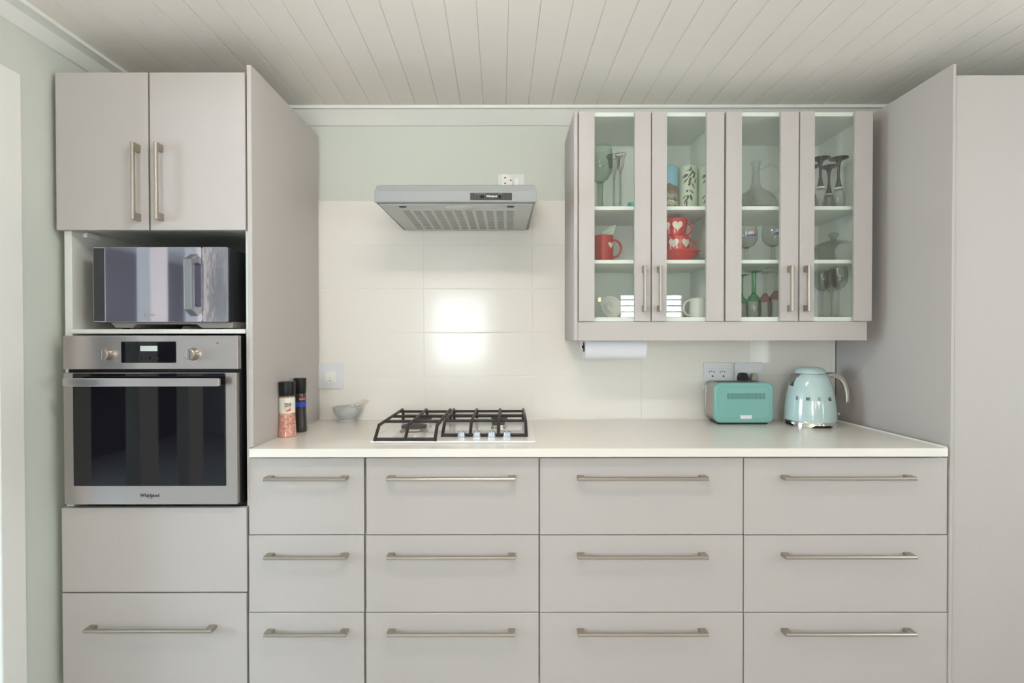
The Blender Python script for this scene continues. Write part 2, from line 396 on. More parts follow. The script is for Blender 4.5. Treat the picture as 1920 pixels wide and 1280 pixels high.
# ------------------------------------------------------------------ base drawer cabinets
TOPZ = PZ(841, -.645)
cols = [(467, 682.5, 570, 156), (687, 1010, 845, 244), (1012.5, 1393, 1207, 247), (1395, 1776, 1598, 248)]
rows = [(858.5, 1001.6), (1003.4, 1147), (1148.8, 1291)]
hy = [899, 1047, 1192]
blab = ['narrow pale grey drawer cabinet standing beside the oven housing', 'pale grey three-drawer cabinet under the gas hob',
        'wide pale grey drawer cabinet next to the hob cabinet, below the glass wall units', 'wide pale grey drawer cabinet below the toaster and kettle, against the tall panel']
for (xa, xb, hx, hl), lb in zip(cols, blab):
    X0, X1 = PX(xa-.9, YF, 900), PX(xb+.9, YF, 900)
    t = thing('drawer_cabinet', lb, 'cabinet', ((X0+X1)/2, -.31, 0), group='base drawer cabinets')
    zt = TOPZ - .030
    obj('body', MB().box(X0, X0+.016, -.60, -.012, .1, zt).box(X1-.016, X1, -.60, -.012, .1, zt).box(X0+.016, X1-.016, -.60, -.012, .1, .116)
        .box(X0+.016, X1-.016, -.02, -.012, .116, zt).box(X0+.016, X1-.016, -.60, -.5, zt-.016, zt), M['carcass'], t)
    obj('kickboard', MB().box(X0, X1, -.56, -.545, 0, .1), M['front'], t)
    for (ya, yb), y_ in zip(rows, hy):
        d = front('drawer', t, xa, xb, ya, yb)
        off = {900: 0}.get(y_, 0)
        handle(d, PX(hx, YF-.036, y_), PZ(y_, YF-.036), hl/F*(2.37+YF-.036), False, YF)
# worktop with its white sealant bead
wx0, wx1 = PX(466.5, -.645, 848), PX(1778, -.645, 848)
wk = thing('worktop', 'long cream stone worktop running along the tiled wall', 'worktop', ((wx0+wx1)/2, -.32, TOPZ-.03))
obj('slab', MB().box(wx0, wx1, -.645, -.0095, TOPZ-.0285, TOPZ), M['worktop'], wk, .002)
obj('sealant_bead', MB().prism([(-.0095, TOPZ), (-.0095, TOPZ+.006), (-.0155, TOPZ)], 'x', wx0+.02, wx1-.002)
    .prism([(wx1, TOPZ), (wx1, TOPZ+.005), (wx1-.006, TOPZ)], 'y', -.64, -.0155), M['white'], wk)

# ------------------------------------------------------------------ oven housing
tx0, tx1 = PX(116, YF, 900), PX(463.5, YF, 700)
px0, px1 = PX(464.5, YF, 400), PX(473, YF, 400)
TZ = 2.205
t = thing('oven_housing', 'tall pale grey cabinet housing the oven and microwave', 'cabinet', ((tx0+tx1)/2, -.31, 0))
nt_, nb0, nb1 = PZ(424, YF), PZ(624.5, YF), PZ(616, YF)
yb_ = -.012
zl = PZ(951, YF, 290)
sx0, sx1 = PX(126, YF, 500), PX(455.5, YF, 500)
obj('body', MB().box(tx0, sx0, YF+.019, yb_, .1, 2.165).box(sx1, tx1, YF+.019, yb_, .1, 2.165)
    .box(sx0, sx1, -.03, yb_, .1, 2.165).box(sx0, sx1, YF+.019, -.03, nt_, nt_+.016).box(sx0, sx1, YF+.019, -.03, 2.149, 2.165)
    .box(sx0, sx1, YF+.019, -.03, .1, .116).box(sx0, sx1, YF+.03, -.03, zl-.03, zl-.014), M['carcass'], t, .0008)
obj('shelf', MB().box(sx0, sx1, YF+.012, -.03, nb0, nb1), M['carcass'], t, .001)
obj('end_panel', MB().box(px0, px1, YF-.002, yb_, TOPZ+.0003, TZ), M['front'], t, .001)
obj('kickboard', MB().box(tx0, tx1, -.56, -.545, 0, .1), M['front'], t)
d = front('door', t, 104.5, 277.5, 135.5, 431); handle(d, PX(244.5, YF-.04, 337), PZ(337, YF-.04, 244), 144.5/F*(2.37+YF-.036), True, YF)
d = front('door', t, 281, 459.5, 135.5, 431); handle(d, PX(288.5, YF-.04, 337), PZ(337, YF-.04, 288), 144.5/F*(2.37+YF-.036), True, YF)
d = front('front_panel', t, 116, 462.5, 951.5, 1109.5); d['label'] = 'plain front without a handle'
d = front('drawer', t, 117.5, 462.5, 1112, 1291); handle(d, PX(274.5, YF-.036, 1185), PZ(1185, YF-.036, 274), 243/F*(2.37+YF-.036), False, YF)
hx_, hz_ = P(160, 443, -.52)
o = obj('flap_stay', MB().box(sx0, hx_+.022, -.54, -.50, hz_-.004, nt_).box(hx_-.004, hx_+.004, -.55, -.49, hz_-.012, nt_).box(hx_+.014, hx_+.03, -.55, -.49, hz_-.01, hz_+.006), M['plates'], t, .002)
o['label'] = 'small white plastic bracket'

# tall larder unit on the other end
lx0, lx1 = PX(1781, YF, 700), PX(1788.5, YF, 500)
t = thing('larder_cabinet', 'tall plain pale grey larder cabinet at the end of the worktop', 'cabinet', (lx1+.3, -.31, 0))
obj('end_panel', MB().box(lx0, lx1, YF-.004, yb_, 0, TZ), M['front'], t, .001)
zt_ = PZ(141, YF, 1850)
obj('body', MB().box(lx1+.001, lx1+.02, -.60, yb_, .1, 2.16).box(lx1+1.16, lx1+1.18, -.60, yb_, .1, 2.16).box(lx1+.02, lx1+1.16, -.6, yb_, 2.14, 2.16)
    .box(lx1+.02, lx1+1.16, -.6, yb_, .1, .12).box(lx1+.02, lx1+1.16, -.03, yb_, .12, 2.14), M['carcass'], t)
obj('door', MB().box(lx1+.003, lx1+.598, YF, YF+.018, .1, zt_), M['front'], t, .0012)
obj('door', MB().box(lx1+.602, lx1+1.18, YF, YF+.018, .1, zt_), M['front'], t, .0012)
obj('kickboard', MB().box(lx1, lx1+1.18, -.56, -.545, 0, .1), M['front'], t)

# ------------------------------------------------------------------ built-in oven
YO = -.640
def ob(name, xa, xb, ya, yb, Y, th_, m, parent, bev=.0015, rad=None):
    x0_, x1_ = PX(xa, Y, (ya+yb)/2), PX(xb, Y, (ya+yb)/2); z1_, z0_ = PZ(ya, Y, (xa+xb)/2), PZ(yb, Y, (xa+xb)/2)
    mb = MB()
    if rad: mb.prism(rrect(x0_, x1_, z0_, z1_, rad), 'y', Y, Y+th_)
    else: mb.box(x0_, x1_, Y, Y+th_, z0_, z1_)
    return obj(name, mb, M[m], parent, bev)
ox0, oz0 = P(282, 947, YO)
t = thing('built_in_oven', 'stainless steel built-in oven with black glass door below the microwave', 'oven', (ox0, -.35, oz0))
ob('control_panel', 118, 446, 629, 692, YO, .022, 'steel', t)
obj('body', MB().box(PX(128, -.615), PX(452, -.615), -.615, -.08, PZ(944, -.615), PZ(630, -.615)), M['black'], t)
ob('door', 119.5, 444, 698.5, 945.5, YO, .024, 'steel', t, .002)
pane = ob('door_glass', 137, 423, 699.5, 911, YO-.0015, .004, 'oglass', t, .0008, .004)
dp = ob('display', 227, 330, 640, 680, YO-.001, .003, 'oglass', t, .0005, .003)
ob('screen', 263, 295, 648, 658, YO-.0014, .001, 'lcd', dp, 0)
for bx_ in (263, 280, 296):
    x_, z_ = P(bx_, 671, YO); obj('button', MB().cyl((x_, YO-.0045, z_), .0042, .004, 'y', 16), M['black'], dp)
x_, z_ = P(408, 643, YO); obj('indicator_light', MB().cyl((x_, YO-.0012, z_), .0028, .003, 'y', 14), M['redled'], t)
for kx in (197, 358):
    x_, z_ = P(kx, 664, YO-.012)
    k = obj('knob', MB().lathe([(0,-.026),(.016,-.026),(.0185,-.024),(.0195,-.004),(.022,0),(0,0)], (x_, YO, z_), 28, 'y'), M['handle'], t, 0, 35)
    obj('grip', MB().prism(rrect(x_-.0045, x_+.0045, z_-.018, z_+.018, .003), 'y', YO-.031, YO-.025), M['mwgrip'], k, .001)
    for a in range(-60, 241, 43):
        obj('dial_mark', MB().box(x_+.031*math.cos(R(a))-.0014, x_+.031*math.cos(R(a))+.0014, YO-.0004, YO+.001, z_+.031*math.sin(R(a))-.0012, z_+.031*math.sin(R(a))+.0012), M['pgrey'], t)
YH = YO - .048
hx0, hx1 = PX(116.5, YH, 716), PX(410, YH, 716); hz0, hz1 = PZ(724.5, YH, 260), PZ(709, YH, 260)
obj('handle', MB().prism(rrect(hx0, hx1, hz0, hz1, .004), 'y', YH, YH+.012).box(hx0+.02, hx0+.04, YH+.01, YO+.002, hz0+.006, hz1-.006)
    .box(hx1-.04, hx1-.02, YH+.01, YO+.002, hz0+.006, hz1-.006), M['steel'], t, .002)
x_, z_ = P(281, 928.5, YO)
lg = text('logo', 'Whirlpool', .0155, (x_, YO-.0005, z_), M['ink'], t, bold=.0002)
obj('swoosh', MB().tube([(x_+.002+.013*math.cos(R(a))*.9, YO-.0006, z_-.001+.0085*math.sin(R(a))) for a in range(200, 420, 20)], .0005, 6), M['ink'], t)

# ------------------------------------------------------------------ microwave
YM = -.605
mx0, mx1 = PX(174, YM, 540), PX(428, YM, 540); mz0, mz1 = PZ(604, YM, 300), PZ(462, YM, 300)
t = thing('microwave', 'dark mirrored countertop microwave standing in the open niche above the oven', 'microwave', ((mx0+mx1)/2, -.42, nb1))
obj('body', MB().box(mx0+.004, mx1-.002, YM+.028, -.20, mz0+.002, mz1-.002), M['mwframe'], t, .006)
obj('trim_ring', MB().prism(rrect(mx0, mx1, mz0, mz1, .006), 'y', YM+.004, YM+.03), M['mwframe'], t, .002)
dx1 = PX(378, YM, 540); gx0 = PX(196, YM, 540)
d = obj('door', MB().prism(rrect(mx0+.001, dx1, mz0+.001, mz1-.002, .004), 'y', YM, YM+.006), M['mwface'], t, .001)
obj('hinge_strip', MB().box(mx0+.003, gx0, YM-.0006, YM+.001, mz0+.004, mz1-.005), M['mwframe'], d)
obj('control_panel', MB().prism(rrect(dx1+.0015, mx1-.001, mz0+.001, mz1-.002, .006), 'y', YM, YM+.006), M['mwfilm'], t, .001)
gx, gz0 = P(353, 592, YM-.04); gz1 = PZ(472, YM-.04, 353)
gx = PX(352, YM-.035, 540); gzm = (gz0+gz1)/2
hp = [(YM+.002, gz0-.0), (YM-.036, gz0+.022), (YM-.036, gz1-.022), (YM+.002, gz1), (YM+.002, gz1-.03), (YM-.022, gz1-.036), (YM-.022, gz0+.036), (YM+.002, gz0+.03)]
mbh = MB()
n8 = len(hp)
for q in ([0,1,6,7],[1,2,5,6],[2,3,4,5]):
    mbh.prism([hp[i] for i in q], 'x', gx-.013, gx+.013)
obj('handle', mbh, M['mwgrip'], d, .0015)
x_, z_ = P(280, 590, YM)
text('logo', 'Midea', .015, (x_, YM-.0005, z_), M['pgrey'], t)
obj('logo_ring', MB().tube([(x_-.0165+.0075*math.cos(R(a)), YM-.0006, z_+.0005+.0065*math.sin(R(a))) for a in range(20, 330, 20)], .0005, 6), M['pgrey'], t)
for fx in (mx0+.06, mx1-.07):
    for fy in (YM+.07, -.25): obj('foot', MB().lathe([(0,0),(.012,0),(.016,mz0-nb1+.003),(0,mz0-nb1+.003)], (fx, fy, nb1), 18), M['black'], t, 0, 35)
sv = MB()
for i in range(6): sv.box(mx1-.003, mx1-.0012, -.30-.02*i, -.31-.02*i, mz0+.05, mz1-.05)
obj('side_vent', sv, M['black'], t)
obj('base_tray', MB().prism([(mx0+.03, mz0+.003), (mx0+.05, nb1+.005), (mx0+.11, nb1+.005), (mx0+.12, mz0-.006), (mx1-.13, mz0-.006), (mx1-.11, nb1+.004), (mx1-.005, nb1+.004), (mx1-.004, mz0+.003)], 'y', YM+.035, YM+.3), M['pgrey'], t, .002)

# ------------------------------------------------------------------ extractor hood
YHf = -.482
hb = PZ(378, YHf); ht = PZ(357.5, YHf-.004); htop = PZ(347.5, YHf+.014)
fx0, fx1 = PX(701, YHf, 367), PX(1007, YHf, 367)
bx0, bx1 = PX(757, -.006, 422), PX(991, -.006, 422)
t = thing('extractor_hood', 'slim silver extractor hood fixed to the wall above the hob', 'hood', ((fx0+fx1)/2, -.25, hb))
# shell: front rim tapering back to the wall
def ring(y, xa, xb, za, zb): return [(xa, y, za), (xb, y, za), (xb, y, zb), (xa, y, zb)]
mb = MB()
secs = [ring(YHf+.004, fx0+.003, fx1-.003, hb-.004, ht-.028), ring(YHf, fx0+.001, fx1-.001, hb, ht), ring(YHf+.016, fx0+.006, fx1-.006, hb-.003, htop),
        ring(YHf+.05, fx0+.008, fx1-.008, hb-.003, htop+.012), ring(-.008, bx0, bx1, hb-.003, 1.96)]
secs = secs[1:]
vs = [p for s_ in secs for p in s_]; fs = []
for i in range(len(secs)-1):
    for k in range(4): fs.append((i*4+k, i*4+(k+1) % 4, i*4+4+(k+1) % 4, i*4+4+k))
fs += [(0,1,2,3), tuple(len(vs)-4+k for k in (3,2,1,0))]
mb.add(vs, fs)
obj('shell', mb, M['silver'], t, .002)
zb_ = hb - .003
def quad_plate(y0_, y1_, ins, z0_, z1_):
    def xl(y): f = (y - YHf)/(-.006 - YHf); return fx0 + (bx0-fx0)*f, fx1 + (bx1-fx1)*f
    a, b_ = xl(y0_), xl(y1_)
    p = [(a[0]+ins, y0_), (a[1]-ins, y0_), (b_[1]-ins, y1_), (b_[0]+ins, y1_)]
    return MB().add([(x, y, z0_) for x, y in p] + [(x, y, z1_) for x, y in p], [(3,2,1,0),(4,5,6,7),(0,1,5,4),(1,2,6,5),(2,3,7,6),(3,0,4,7)])
obj('base_plate', quad_plate(YHf+.02, -.012, .014, zb_-.003, zb_), M['silverb'], t, .001)
fl = obj('grease_filter', quad_plate(YHf+.085, -.03, .07, zb_-.0048, zb_-.0028), M['silverb'], t, .0008)
slots = MB()
cxh = (fx0+fx1)/2; nC = 11
for c in range(nC):
    for r in range(12):
        y_ = YHf+.10 + r*.028
        xc = cxh - .02*0 + (c-(nC-1)/2)*.040
        slots.box(xc-.0135, xc+.0135, y_, y_+.019, zb_-.0056, zb_-.0045)
s_ = obj('slots', slots, M['silver2'], fl)
obj('lamp_lens', MB().lathe([(0,-.006),(.03,-.0055),(.042,-.003),(.045,0),(0,0)], (PX(861, YHf+.055, 385), YHf+.055, zb_-.002), 32).mesh('x') and
    MB().add([((p.x-PX(861,YHf+.055,385))*1.15+PX(861,YHf+.055,385), (p.y-(YHf+.055))*.55+YHf+.055, p.z) for p in MB().lathe([(0,-.006),(.03,-.0055),(.042,-.003),(.045,0),(0,0)], (PX(861,YHf+.055,385), YHf+.055, zb_-.002), 32).v],
             MB().lathe([(0,-.006),(.03,-.0055),(.042,-.003),(.045,0),(0,0)], (0,0,0), 32).f), M['lens'], t, 0, 30)
for cx_ in (755, 957):
    x_ = PX(cx_, YHf+.045, 384)
    obj('catch', MB().prism(rrect(x_-.014, x_+.014, YHf+.036, YHf+.056, .008), 'z', zb_-.0045, zb_-.0025), M['black'], t)
fy = lambda z: YHf - .0006
cp = obj('control_strip', MB().box(PX(881.5, YHf, 368), PX(960, YHf, 368), YHf-.0012, YHf+.004, PZ(375, YHf), PZ(361.5, YHf)), M['black'], t)
for sx_, w_ in ((903, 9), (937, 5)):
    x_, z_ = P(sx_, 368.5, YHf); obj('slider', MB().box(x_-.003*1, x_+.003*w_/1.6*.6, YHf-.004, YHf-.001, z_-.004, z_+.003).box(x_-.004, x_+.002, YHf-.007, YHf-.001, z_-.007, z_+.004), M['oglass'], cp, .0005)
x_, z_ = P(922, 368, YHf)
text('logo', 'Whirlpool', .0095, (x_, YHf-.0016, z_), M['plates'], cp, bold=.0001)
for tx in (892, 897, 901, 905, 909, 936, 940):
    x_, z_ = P(tx, 363.5, YHf); obj('tick_mark', MB().box(x_-.0015, x_+.0015, YHf-.0016, YHf-.001, z_-.0012, z_+.0012), M['pgrey'], cp)

# ------------------------------------------------------------------ wall sockets and switches
def plate(name, label, cat, xa, xb, ya, yb, Y=-.009, th_=.009):
    x0_, x1_, z1_, z0_ = PX(xa, Y-th_, (ya+yb)/2), PX(xb, Y-th_, (ya+yb)/2), PZ(ya, Y-th_), PZ(yb, Y-th_)
    t_ = thing(name, label, cat, ((x0_+x1_)/2, Y, z0_), group='wall plates')
    obj('plate', MB().prism(rrect(x0_, x1_, z0_, z1_, .003), 'y', Y-th_, Y), M['plate'], t_, .0015)
    return t_, x0_, x1_, z0_, z1_, Y-th_
t, a0, a1, b0, b1, yy = plate('wall_switch', 'pale square isolator switch on the tiles beside the spice grinders', 'switch', 596.5, 643, 680, 728)
obj('inner_panel', MB().box(a0+.004, a1-.004, yy-.0008, yy+.001, b0+.004, b1-.024), M['plate'], t)
rx, rz = (a0+a1)/2-.001, (b0+b1)/2-.004
obj('rocker', MB().box(rx-.024, rx+.024, yy-.004, yy, rz-.025, rz+.025), M['plates'], t, .002)
obj('marking', MB().box(rx-.006, rx+.006, yy-.0046, yy-.0038, rz-.018, rz-.0165).box(rx-.001, rx+.001, yy-.0046, yy-.0038, rz-.004, rz-.002), M['ink'], t)
t, a0, a1, b0, b1, yy = plate('double_socket', 'white double wall socket with six small pin holes above the toaster', 'socket', 1320, 1372.5, 680, 732)
obj('cover_line', MB().box(a0+.004, a1-.004, yy-.001, yy+.001, b0+.004, b1-.026), M['plate'], t, .001)
for sx_ in (1336, 1356.5):
    for dx, dy, r_ in ((-6, 697, .0026), (-2, 695.5, .0026), (2.5, 697, .0026), (0, 705, .0042)):
        x_, z_ = P(sx_+dx, dy, yy); obj('pin_hole', MB().cyl((x_, yy-.0016, z_), r_, .002, 'y', 12), M['hole'], t)
t, a0, a1, b0, b1, yy = plate('double_socket', 'white double wall socket holding a black plug and a grey plug', 'socket', 1377.5, 1431, 680, 732)
obj('cover_line', MB().box(a0+.008, a1-.006, yy-.001, yy+.001, b0+.004, b1-.026), M['plate'], t, .001)
for px_, m_, lb, top in ((1395, 'black', 'black plug pushed into the wall socket behind the toaster', 699), (1416, 'pgrey', 'grey plug pushed into the wall socket behind the toaster', 700)):
    x_, z_ = P(px_, top, yy-.03)
    w0 = .021 if m_ == 'black' else .015
    g = thing('plug', lb, 'plug', (x_, yy, z_-.045))
    obj('casing', MB().prism([(x_-w0, z_-.05), (x_+w0, z_-.05), (x_+w0*.98, z_-.02), (x_+w0*.72, z_-.004), (x_+w0*.4, z_), (x_-w0*.4, z_), (x_-w0*.72, z_-.004), (x_-w0*.98, z_-.02)], 'y', yy-.035, yy-.0012), M[m_], g, .003)
    obj('flex', MB().tube([(x_, yy-.02, z_-.048), (x_+.004, yy-.022, z_-.08), (x_+.012, yy-.02, z_-.12), (x_+.02, yy-.014, TOPZ+.02), (x_+.02, yy-.02, TOPZ+.004)], .0035, 8), M[m_], g)
t, a0, a1, b0, b1, yy = plate('single_socket', 'white socket plate on the wall above the hood', 'socket', 933, 983, 326, 372, Y=0, th_=.01)
obj('rocker', MB().box(PX(965, yy, 340), PX(972, yy, 340), yy-.003, yy, PZ(350, yy), PZ(334, yy)), M['plates'], t, .001)
x_, z_ = P(950, 340.5, yy-.03)
g = thing('plug_adaptor', 'cream three-hole plug adaptor in the socket above the hood', 'plug', (x_, yy, z_-.02))
obj('casing', MB().prism([(x_-.026, z_-.035), (x_+.012, z_-.035), (x_+.024, z_-.02), (x_+.026, z_), (x_+.022, z_+.018), (x_+.008, z_+.034), (x_-.026, z_+.034)], 'y', yy-.03, yy), M['plates'], g, .003)
for dx, dy in ((947, 333), (947, 343.5), (957.5, 338)):
    u, v_ = P(dx, dy, yy-.03); obj('pin_hole', MB().cyl((u, yy-.0306, v_), .0035, .002, 'y', 14), M['hole'], g)

# ------------------------------------------------------------------ gas hob
hzb = TOPZ
gx0_, gx1_ = PX(692.5, -.55, 832), PX(1005.5, -.55, 832)
t = thing('gas_hob', 'white four-burner gas hob with black cast iron grates set in the worktop', 'hob', ((gx0_+gx1_)/2, -.3, hzb))
obj('surface', MB().prism(rrect(gx0_, gx1_, -.552, -.055, .012), 'z', hzb+.0003, hzb+.007), M['hob'], t, .004)
hz = hzb + .007
for bxp, d_, r_ in ((776, 2.02, .050), (795, 2.235, .034), (934.5, 2.085, .027), (936, 2.245, .036)):
    y_ = d_ - 2.37; x_ = (bxp - CX)/F*d_
    b_ = obj('burner', MB().lathe([(0,0),(r_*1.12,0),(r_*1.1,.004),(r_*.98,.007),(r_*.92,.016),(0,.016)], (x_, y_, hz), 32), M['alum'], t, 0, 35)
    obj('cap', MB().lathe([(0,.016),(r_*.98,.016),(r_,.018),(r_*.98,.023),(r_*.8,.025),(0,.025)], (x_, y_, hz), 32), M['burner'], b_, 0, 35)
    tt = MB()
    for k in range(20):
        a = 2*math.pi*k/20; ca, sa = math.cos(a), math.sin(a)
        tt.tube([(x_+ca*r_*.9, y_+sa*r_*.9, hz+.0125), (x_+ca*r_*1.0, y_+sa*r_*1.0, hz+.0125)], .0025, 6)
    obj('crown_teeth', tt, M['alum'], b_)
def grate(xs, yf, yt, yk, crossy):
    mb = MB(); r_ = .0060; zt = hz+.047; zl_ = hz+.006
    y_end = -.055
    for x in xs:
        mb.tube([(x, yf, zl_), (x, yt, zt), (x, (yt+yk)/2, zt), (x, yk, zt+.0005), (x, y_end-.002, zt-.008), (x, y_end-.004, zl_)], r_, 8, up=(1,0,0))
    for cy in crossy: mb.tube([(xs[0], cy, zt-.001), (xs[-1], cy, zt-.001)], r_*.92, 8)
    mb.tube([(xs[0]-.004, yf, zl_), (xs[-1]+.004, yf, zl_)], r_, 8); mb.tube([(xs[0], y_end-.004, zl_+.01), (xs[-1], y_end-.004, zl_+.01)], r_, 8)
    for x in (xs[0], xs[-1]):
        for y in (yf, y_end-.004): mb.cyl((x, y, hz), .0065, .008, n=10)
    o_ = obj('grate', mb, M['iron'], t, 0, 50); o_['label'] = 'black cast iron pan support'
grate((-.474, -.367, -.2615), -.546, -.488, -.075, (-.40, -.27, -.13))
grate((-.245, -.143, -.039, .064), -.466, -.398, -.075, (-.385, -.25, -.12))
for kx in (864.5, 893.5, 921.5, 950.5):
    x_ = (kx-CX)/F*1.88; y_ = 1.885-2.37
    k = obj('knob', MB().lathe([(0,0),(.0165,0),(.0165,.004),(.0145,.006),(.0145,.021),(.0125,.023),(0,.023)], (x_, y_, hz), 26), M['knob'], t, 0, 35)
    obj('pointer', MB().box(x_-.0015, x_+.0015, y_-.013, y_+.001, hz+.0225, hz+.0238), M['plates'], k)

# ------------------------------------------------------------------ toaster
YT = -.170
ax0, ax1 = PX(1340, YT, 760), PX(1451, YT, 760); az1 = PZ(717, YT, 1395)
az0 = TOPZ + .008
t = thing('toaster', 'teal and steel two-slice toaster standing on the worktop', 'toaster', ((ax0+ax1)/2, -.10, TOPZ))
obj('sleeve', MB().prism(rrect(ax0+.003, ax1-.003, az0+.004, az1-.002, .026), 'y', YT+.016, -.062), M['tsteel'], t, .003, 30)
obj('front_shell', MB().prism(rrect(ax0, ax1, az0, az1, .028, 7), 'y', YT, YT+.022), M['teal'], t, .007, 40, seg=4)
obj('back_shell', MB().prism(rrect(ax0, ax1, az0, az1, .028, 7), 'y', -.066, -.055), M['tsteel'], t, .005, 40, seg=3)
obj('front_panel', MB().prism(rrect(ax0+.018, ax1-.018, az0+.018, az1-.016, .016), 'y', YT-.0012, YT+.004), M['teal'], t, .001, 30)
gx0t, gx1t = PX(1363, YT, 742), PX(1435, YT, 742); gz0t, gz1t = PZ(748, YT, 1400), PZ(737, YT, 1400)
gr = obj('vent_grille', MB().box(gx0t, gx1t, YT-.0016, YT+.002, gz0t, gz1t), M['tealdk'], t)
vb = MB(); nV = 30
for i in range(nV):
    x_ = gx0t + (i+.5)*(gx1t-gx0t)/nV; vb.box(x_-.0012, x_+.0012, YT-.003, YT-.001, gz0t, gz1t)
vb.box(gx0t, gx1t, YT-.003, YT-.001, (gz0t+gz1t)/2-.0006, (gz0t+gz1t)/2+.0006)
obj('grille_bars', vb, M['teal'], gr)
x_, z_ = P(1398.5, 781.5, YT)
obj('badge', MB().box(x_-.0245, x_+.0245, YT-.003, YT-.001, z_-.0075, z_+.0075), M['badge'], t, .0008)['label'] = 'small bright metal name badge'
for y_ in (YT+.040, YT+.080):
    obj('slot', MB().box(ax0+.03, ax1-.045, y_-.012, y_+.012, az1-.0025, az1-.0012), M['black'], t)
obj('lever', MB().box(ax1-.002, ax1+.012, -.115, -.085, az1-.07, az1-.058), M['black'], t, .003)
obj('base', MB().box(ax0+.018, ax1-.02, YT+.012, -.07, TOPZ+.001, az0+.010), M['black'], t, .002)

# ------------------------------------------------------------------ kettle
kd = 2.20; ky = kd - 2.37; u = .000426*1.0
kx = (1519.5 - CX)/F*kd
t = thing('kettle', 'pastel blue rounded electric kettle with chrome base beside the toaster', 'kettle', (kx, ky, TOPZ))
bp_ = [(.0995, .024), (.1, .03), (.0985, .058), (.0965, .082), (.0940, .105), (.0910, .128), (.0850, .155), (.0775, .182), (.0700, .203), (.0610, .2175), (.0595, .2185)]
obj('body', MB().lathe([(0,.024)] + bp_ + [(0,.2185)], (0,0,0), 56), M['blue'], t, 0, 40, world=False)
obj('rim', MB().lathe([(.0, .2175), (.0612,.2175), (.0618,.2195), (.0605,.221), (0,.221)], (0,0,0), 48), M['chrome'], t, 0, 35, world=False)
obj('lid', MB().lathe([(0,.2205),(.0600,.2205),(.0592,.226),(.0555,.234),(.0480,.2415),(.036,.2465),(.02,.249),(0,.2495)], (0,0,0), 48), M['blue'], t, 0, 40, world=False)
# flared chrome foot with cut-outs
ft = MB(); n_ = 64; vs = []; fs = []
for i in range(n_):
    a = 2*math.pi*i/n_; q = (a + R(45)) % (math.pi/2); cut = R(17) < q < R(73)
    e = min(1, max(0, min((q-R(17))/R(7), (R(73)-q)/R(7)))) if cut else 0
    zb2 = .0005 + .011*e
    for r_, z_ in ((.0985, .025), (.1015, .018), (.102, zb2), (.090, zb2), (.088, .025)):
        vs.append((r_*math.cos(a), r_*math.sin(a), z_))
for i in range(n_):
    j = (i+1) % n_
    for k in range(5): fs.append((i*5+k, j*5+k, j*5+(k+1) % 5, i*5+(k+1) % 5))
ft.add(vs, fs)
obj('chrome_foot', ft, M['chrome'], t, 0, 40, world=False)
obj('base_plate', MB().cyl((0,0,.0015), .084, .022, n=40), M['black'], t, 0, 35, world=False)
# spout to one side, loop handle to the other
obj('spout', MB().add([(-.058,-.026,.2185),(-.058,.026,.2185),(-.088,0,.216),(-.0795,-.018,.165),(-.0795,.018,.165),(-.086,0,.172)],
    [(0,2,1),(0,3,5,2),(1,2,5,4),(3,4,5)]), M['letter'], t, .001, world=False)  # chrome spout; its dark reflection is put into the greyer metal colour
hpts = [(.066,0,.212),(.085,0,.2135),(.108,0,.211),(.128,0,.200),(.142,0,.183),(.151,0,.160),(.156,0,.135),(.1575,0,.108),(.156,0,.097)]
obj('handle', MB().tube(hpts, [.0115,.0115,.012,.012,.012,.0115,.011,.0105,.008], 14, flat=.85, up=(0,1,0)), M['chrome'], t, 0, 45, world=False)
obj('handle_root', MB().tube([(.060,0,.206),(.078,0,.2125)], [.016,.0125], 12), M['chrome'], t, 0, 45, world=False)
obj('switch_lever', MB().tube([(.096,-.01,.05),(.112,-.012,.049)], .003, 8).ball((.115,-.012,.049), .0058), M['chrome'], t, 0, 45, world=False)
for ch_, a in (('S', -61), ('M', -35), ('E', -10), ('G', 18)):
    rr = .0938; me = text_mesh(ch_, .0195, depth=.0012, bold=.0006)
    o_ = link('letter', me, M['letter'], t); o_['label'] = 'raised chrome letter ' + ch_
    th2 = R(-90 + a)
    o_.location = (rr*math.cos(th2), rr*math.sin(th2), .119)
    o_.rotation_euler = (R(90-7), 0, th2 + R(90))

# ------------------------------------------------------------------ spice grinders, mortar, pestle, paper roll
def arc_band(r0f, z0, z1, a0, a1, n=18):
    mb = MB(); vs = []; fs = []
    for i in range(n+1):
        a = R(a0 + (a1-a0)*i/n)
        for z_ in (z0, z1): vs.append((r0f(z_)*math.cos(a), r0f(z_)*math.sin(a), z_))
    for i in range(n): fs.append((2*i, 2*i+2, 2*i+3, 2*i+1))
    return mb.add(vs, fs)
def grinder(label, px_, d_, content, H, W, lab):
    x_ = (px_-CX)/F*d_; y_ = d_-2.37
    t_ = thing('spice_grinder', label, 'grinder', (x_, y_, TOPZ), group='spice grinders')
    R0, R1 = W/2, W/2*.86
    rf = lambda z: R0 - (R0-R1)*min(1, z/(H*.40))**.8
    prof_ = [(0,0),(R0*.9,0),(R0,.004)] + [(rf(H*k/20), H*k/20) for k in range(2, 14)] + [(R1*.97, H*.70),(R1*.93,H*.735),(0,H*.735)]
    obj('bottle', MB().lathe(prof_, (0,0,0), 36), M[content], t_, 0, 40, world=False)
    obj('collar', MB().lathe([(R1*.95,H*.715),(R1*.98,H*.72),(R1*.98,H*.752),(R1*.95,H*.755)], (0,0,0), 36), M['clear'] if content == 'salt' else M['black'], t_, 0, 40, world=False)
    obj('cap', MB().lathe([(0,H*.75),(R1*1.0,H*.75),(R1*1.02,H*.76),(R1*1.06,H*.985),(R1*1.02,H),(0,H)], (0,0,0), 36), M['black'], t_, 0, 35, world=False)
    return t_, R1, H
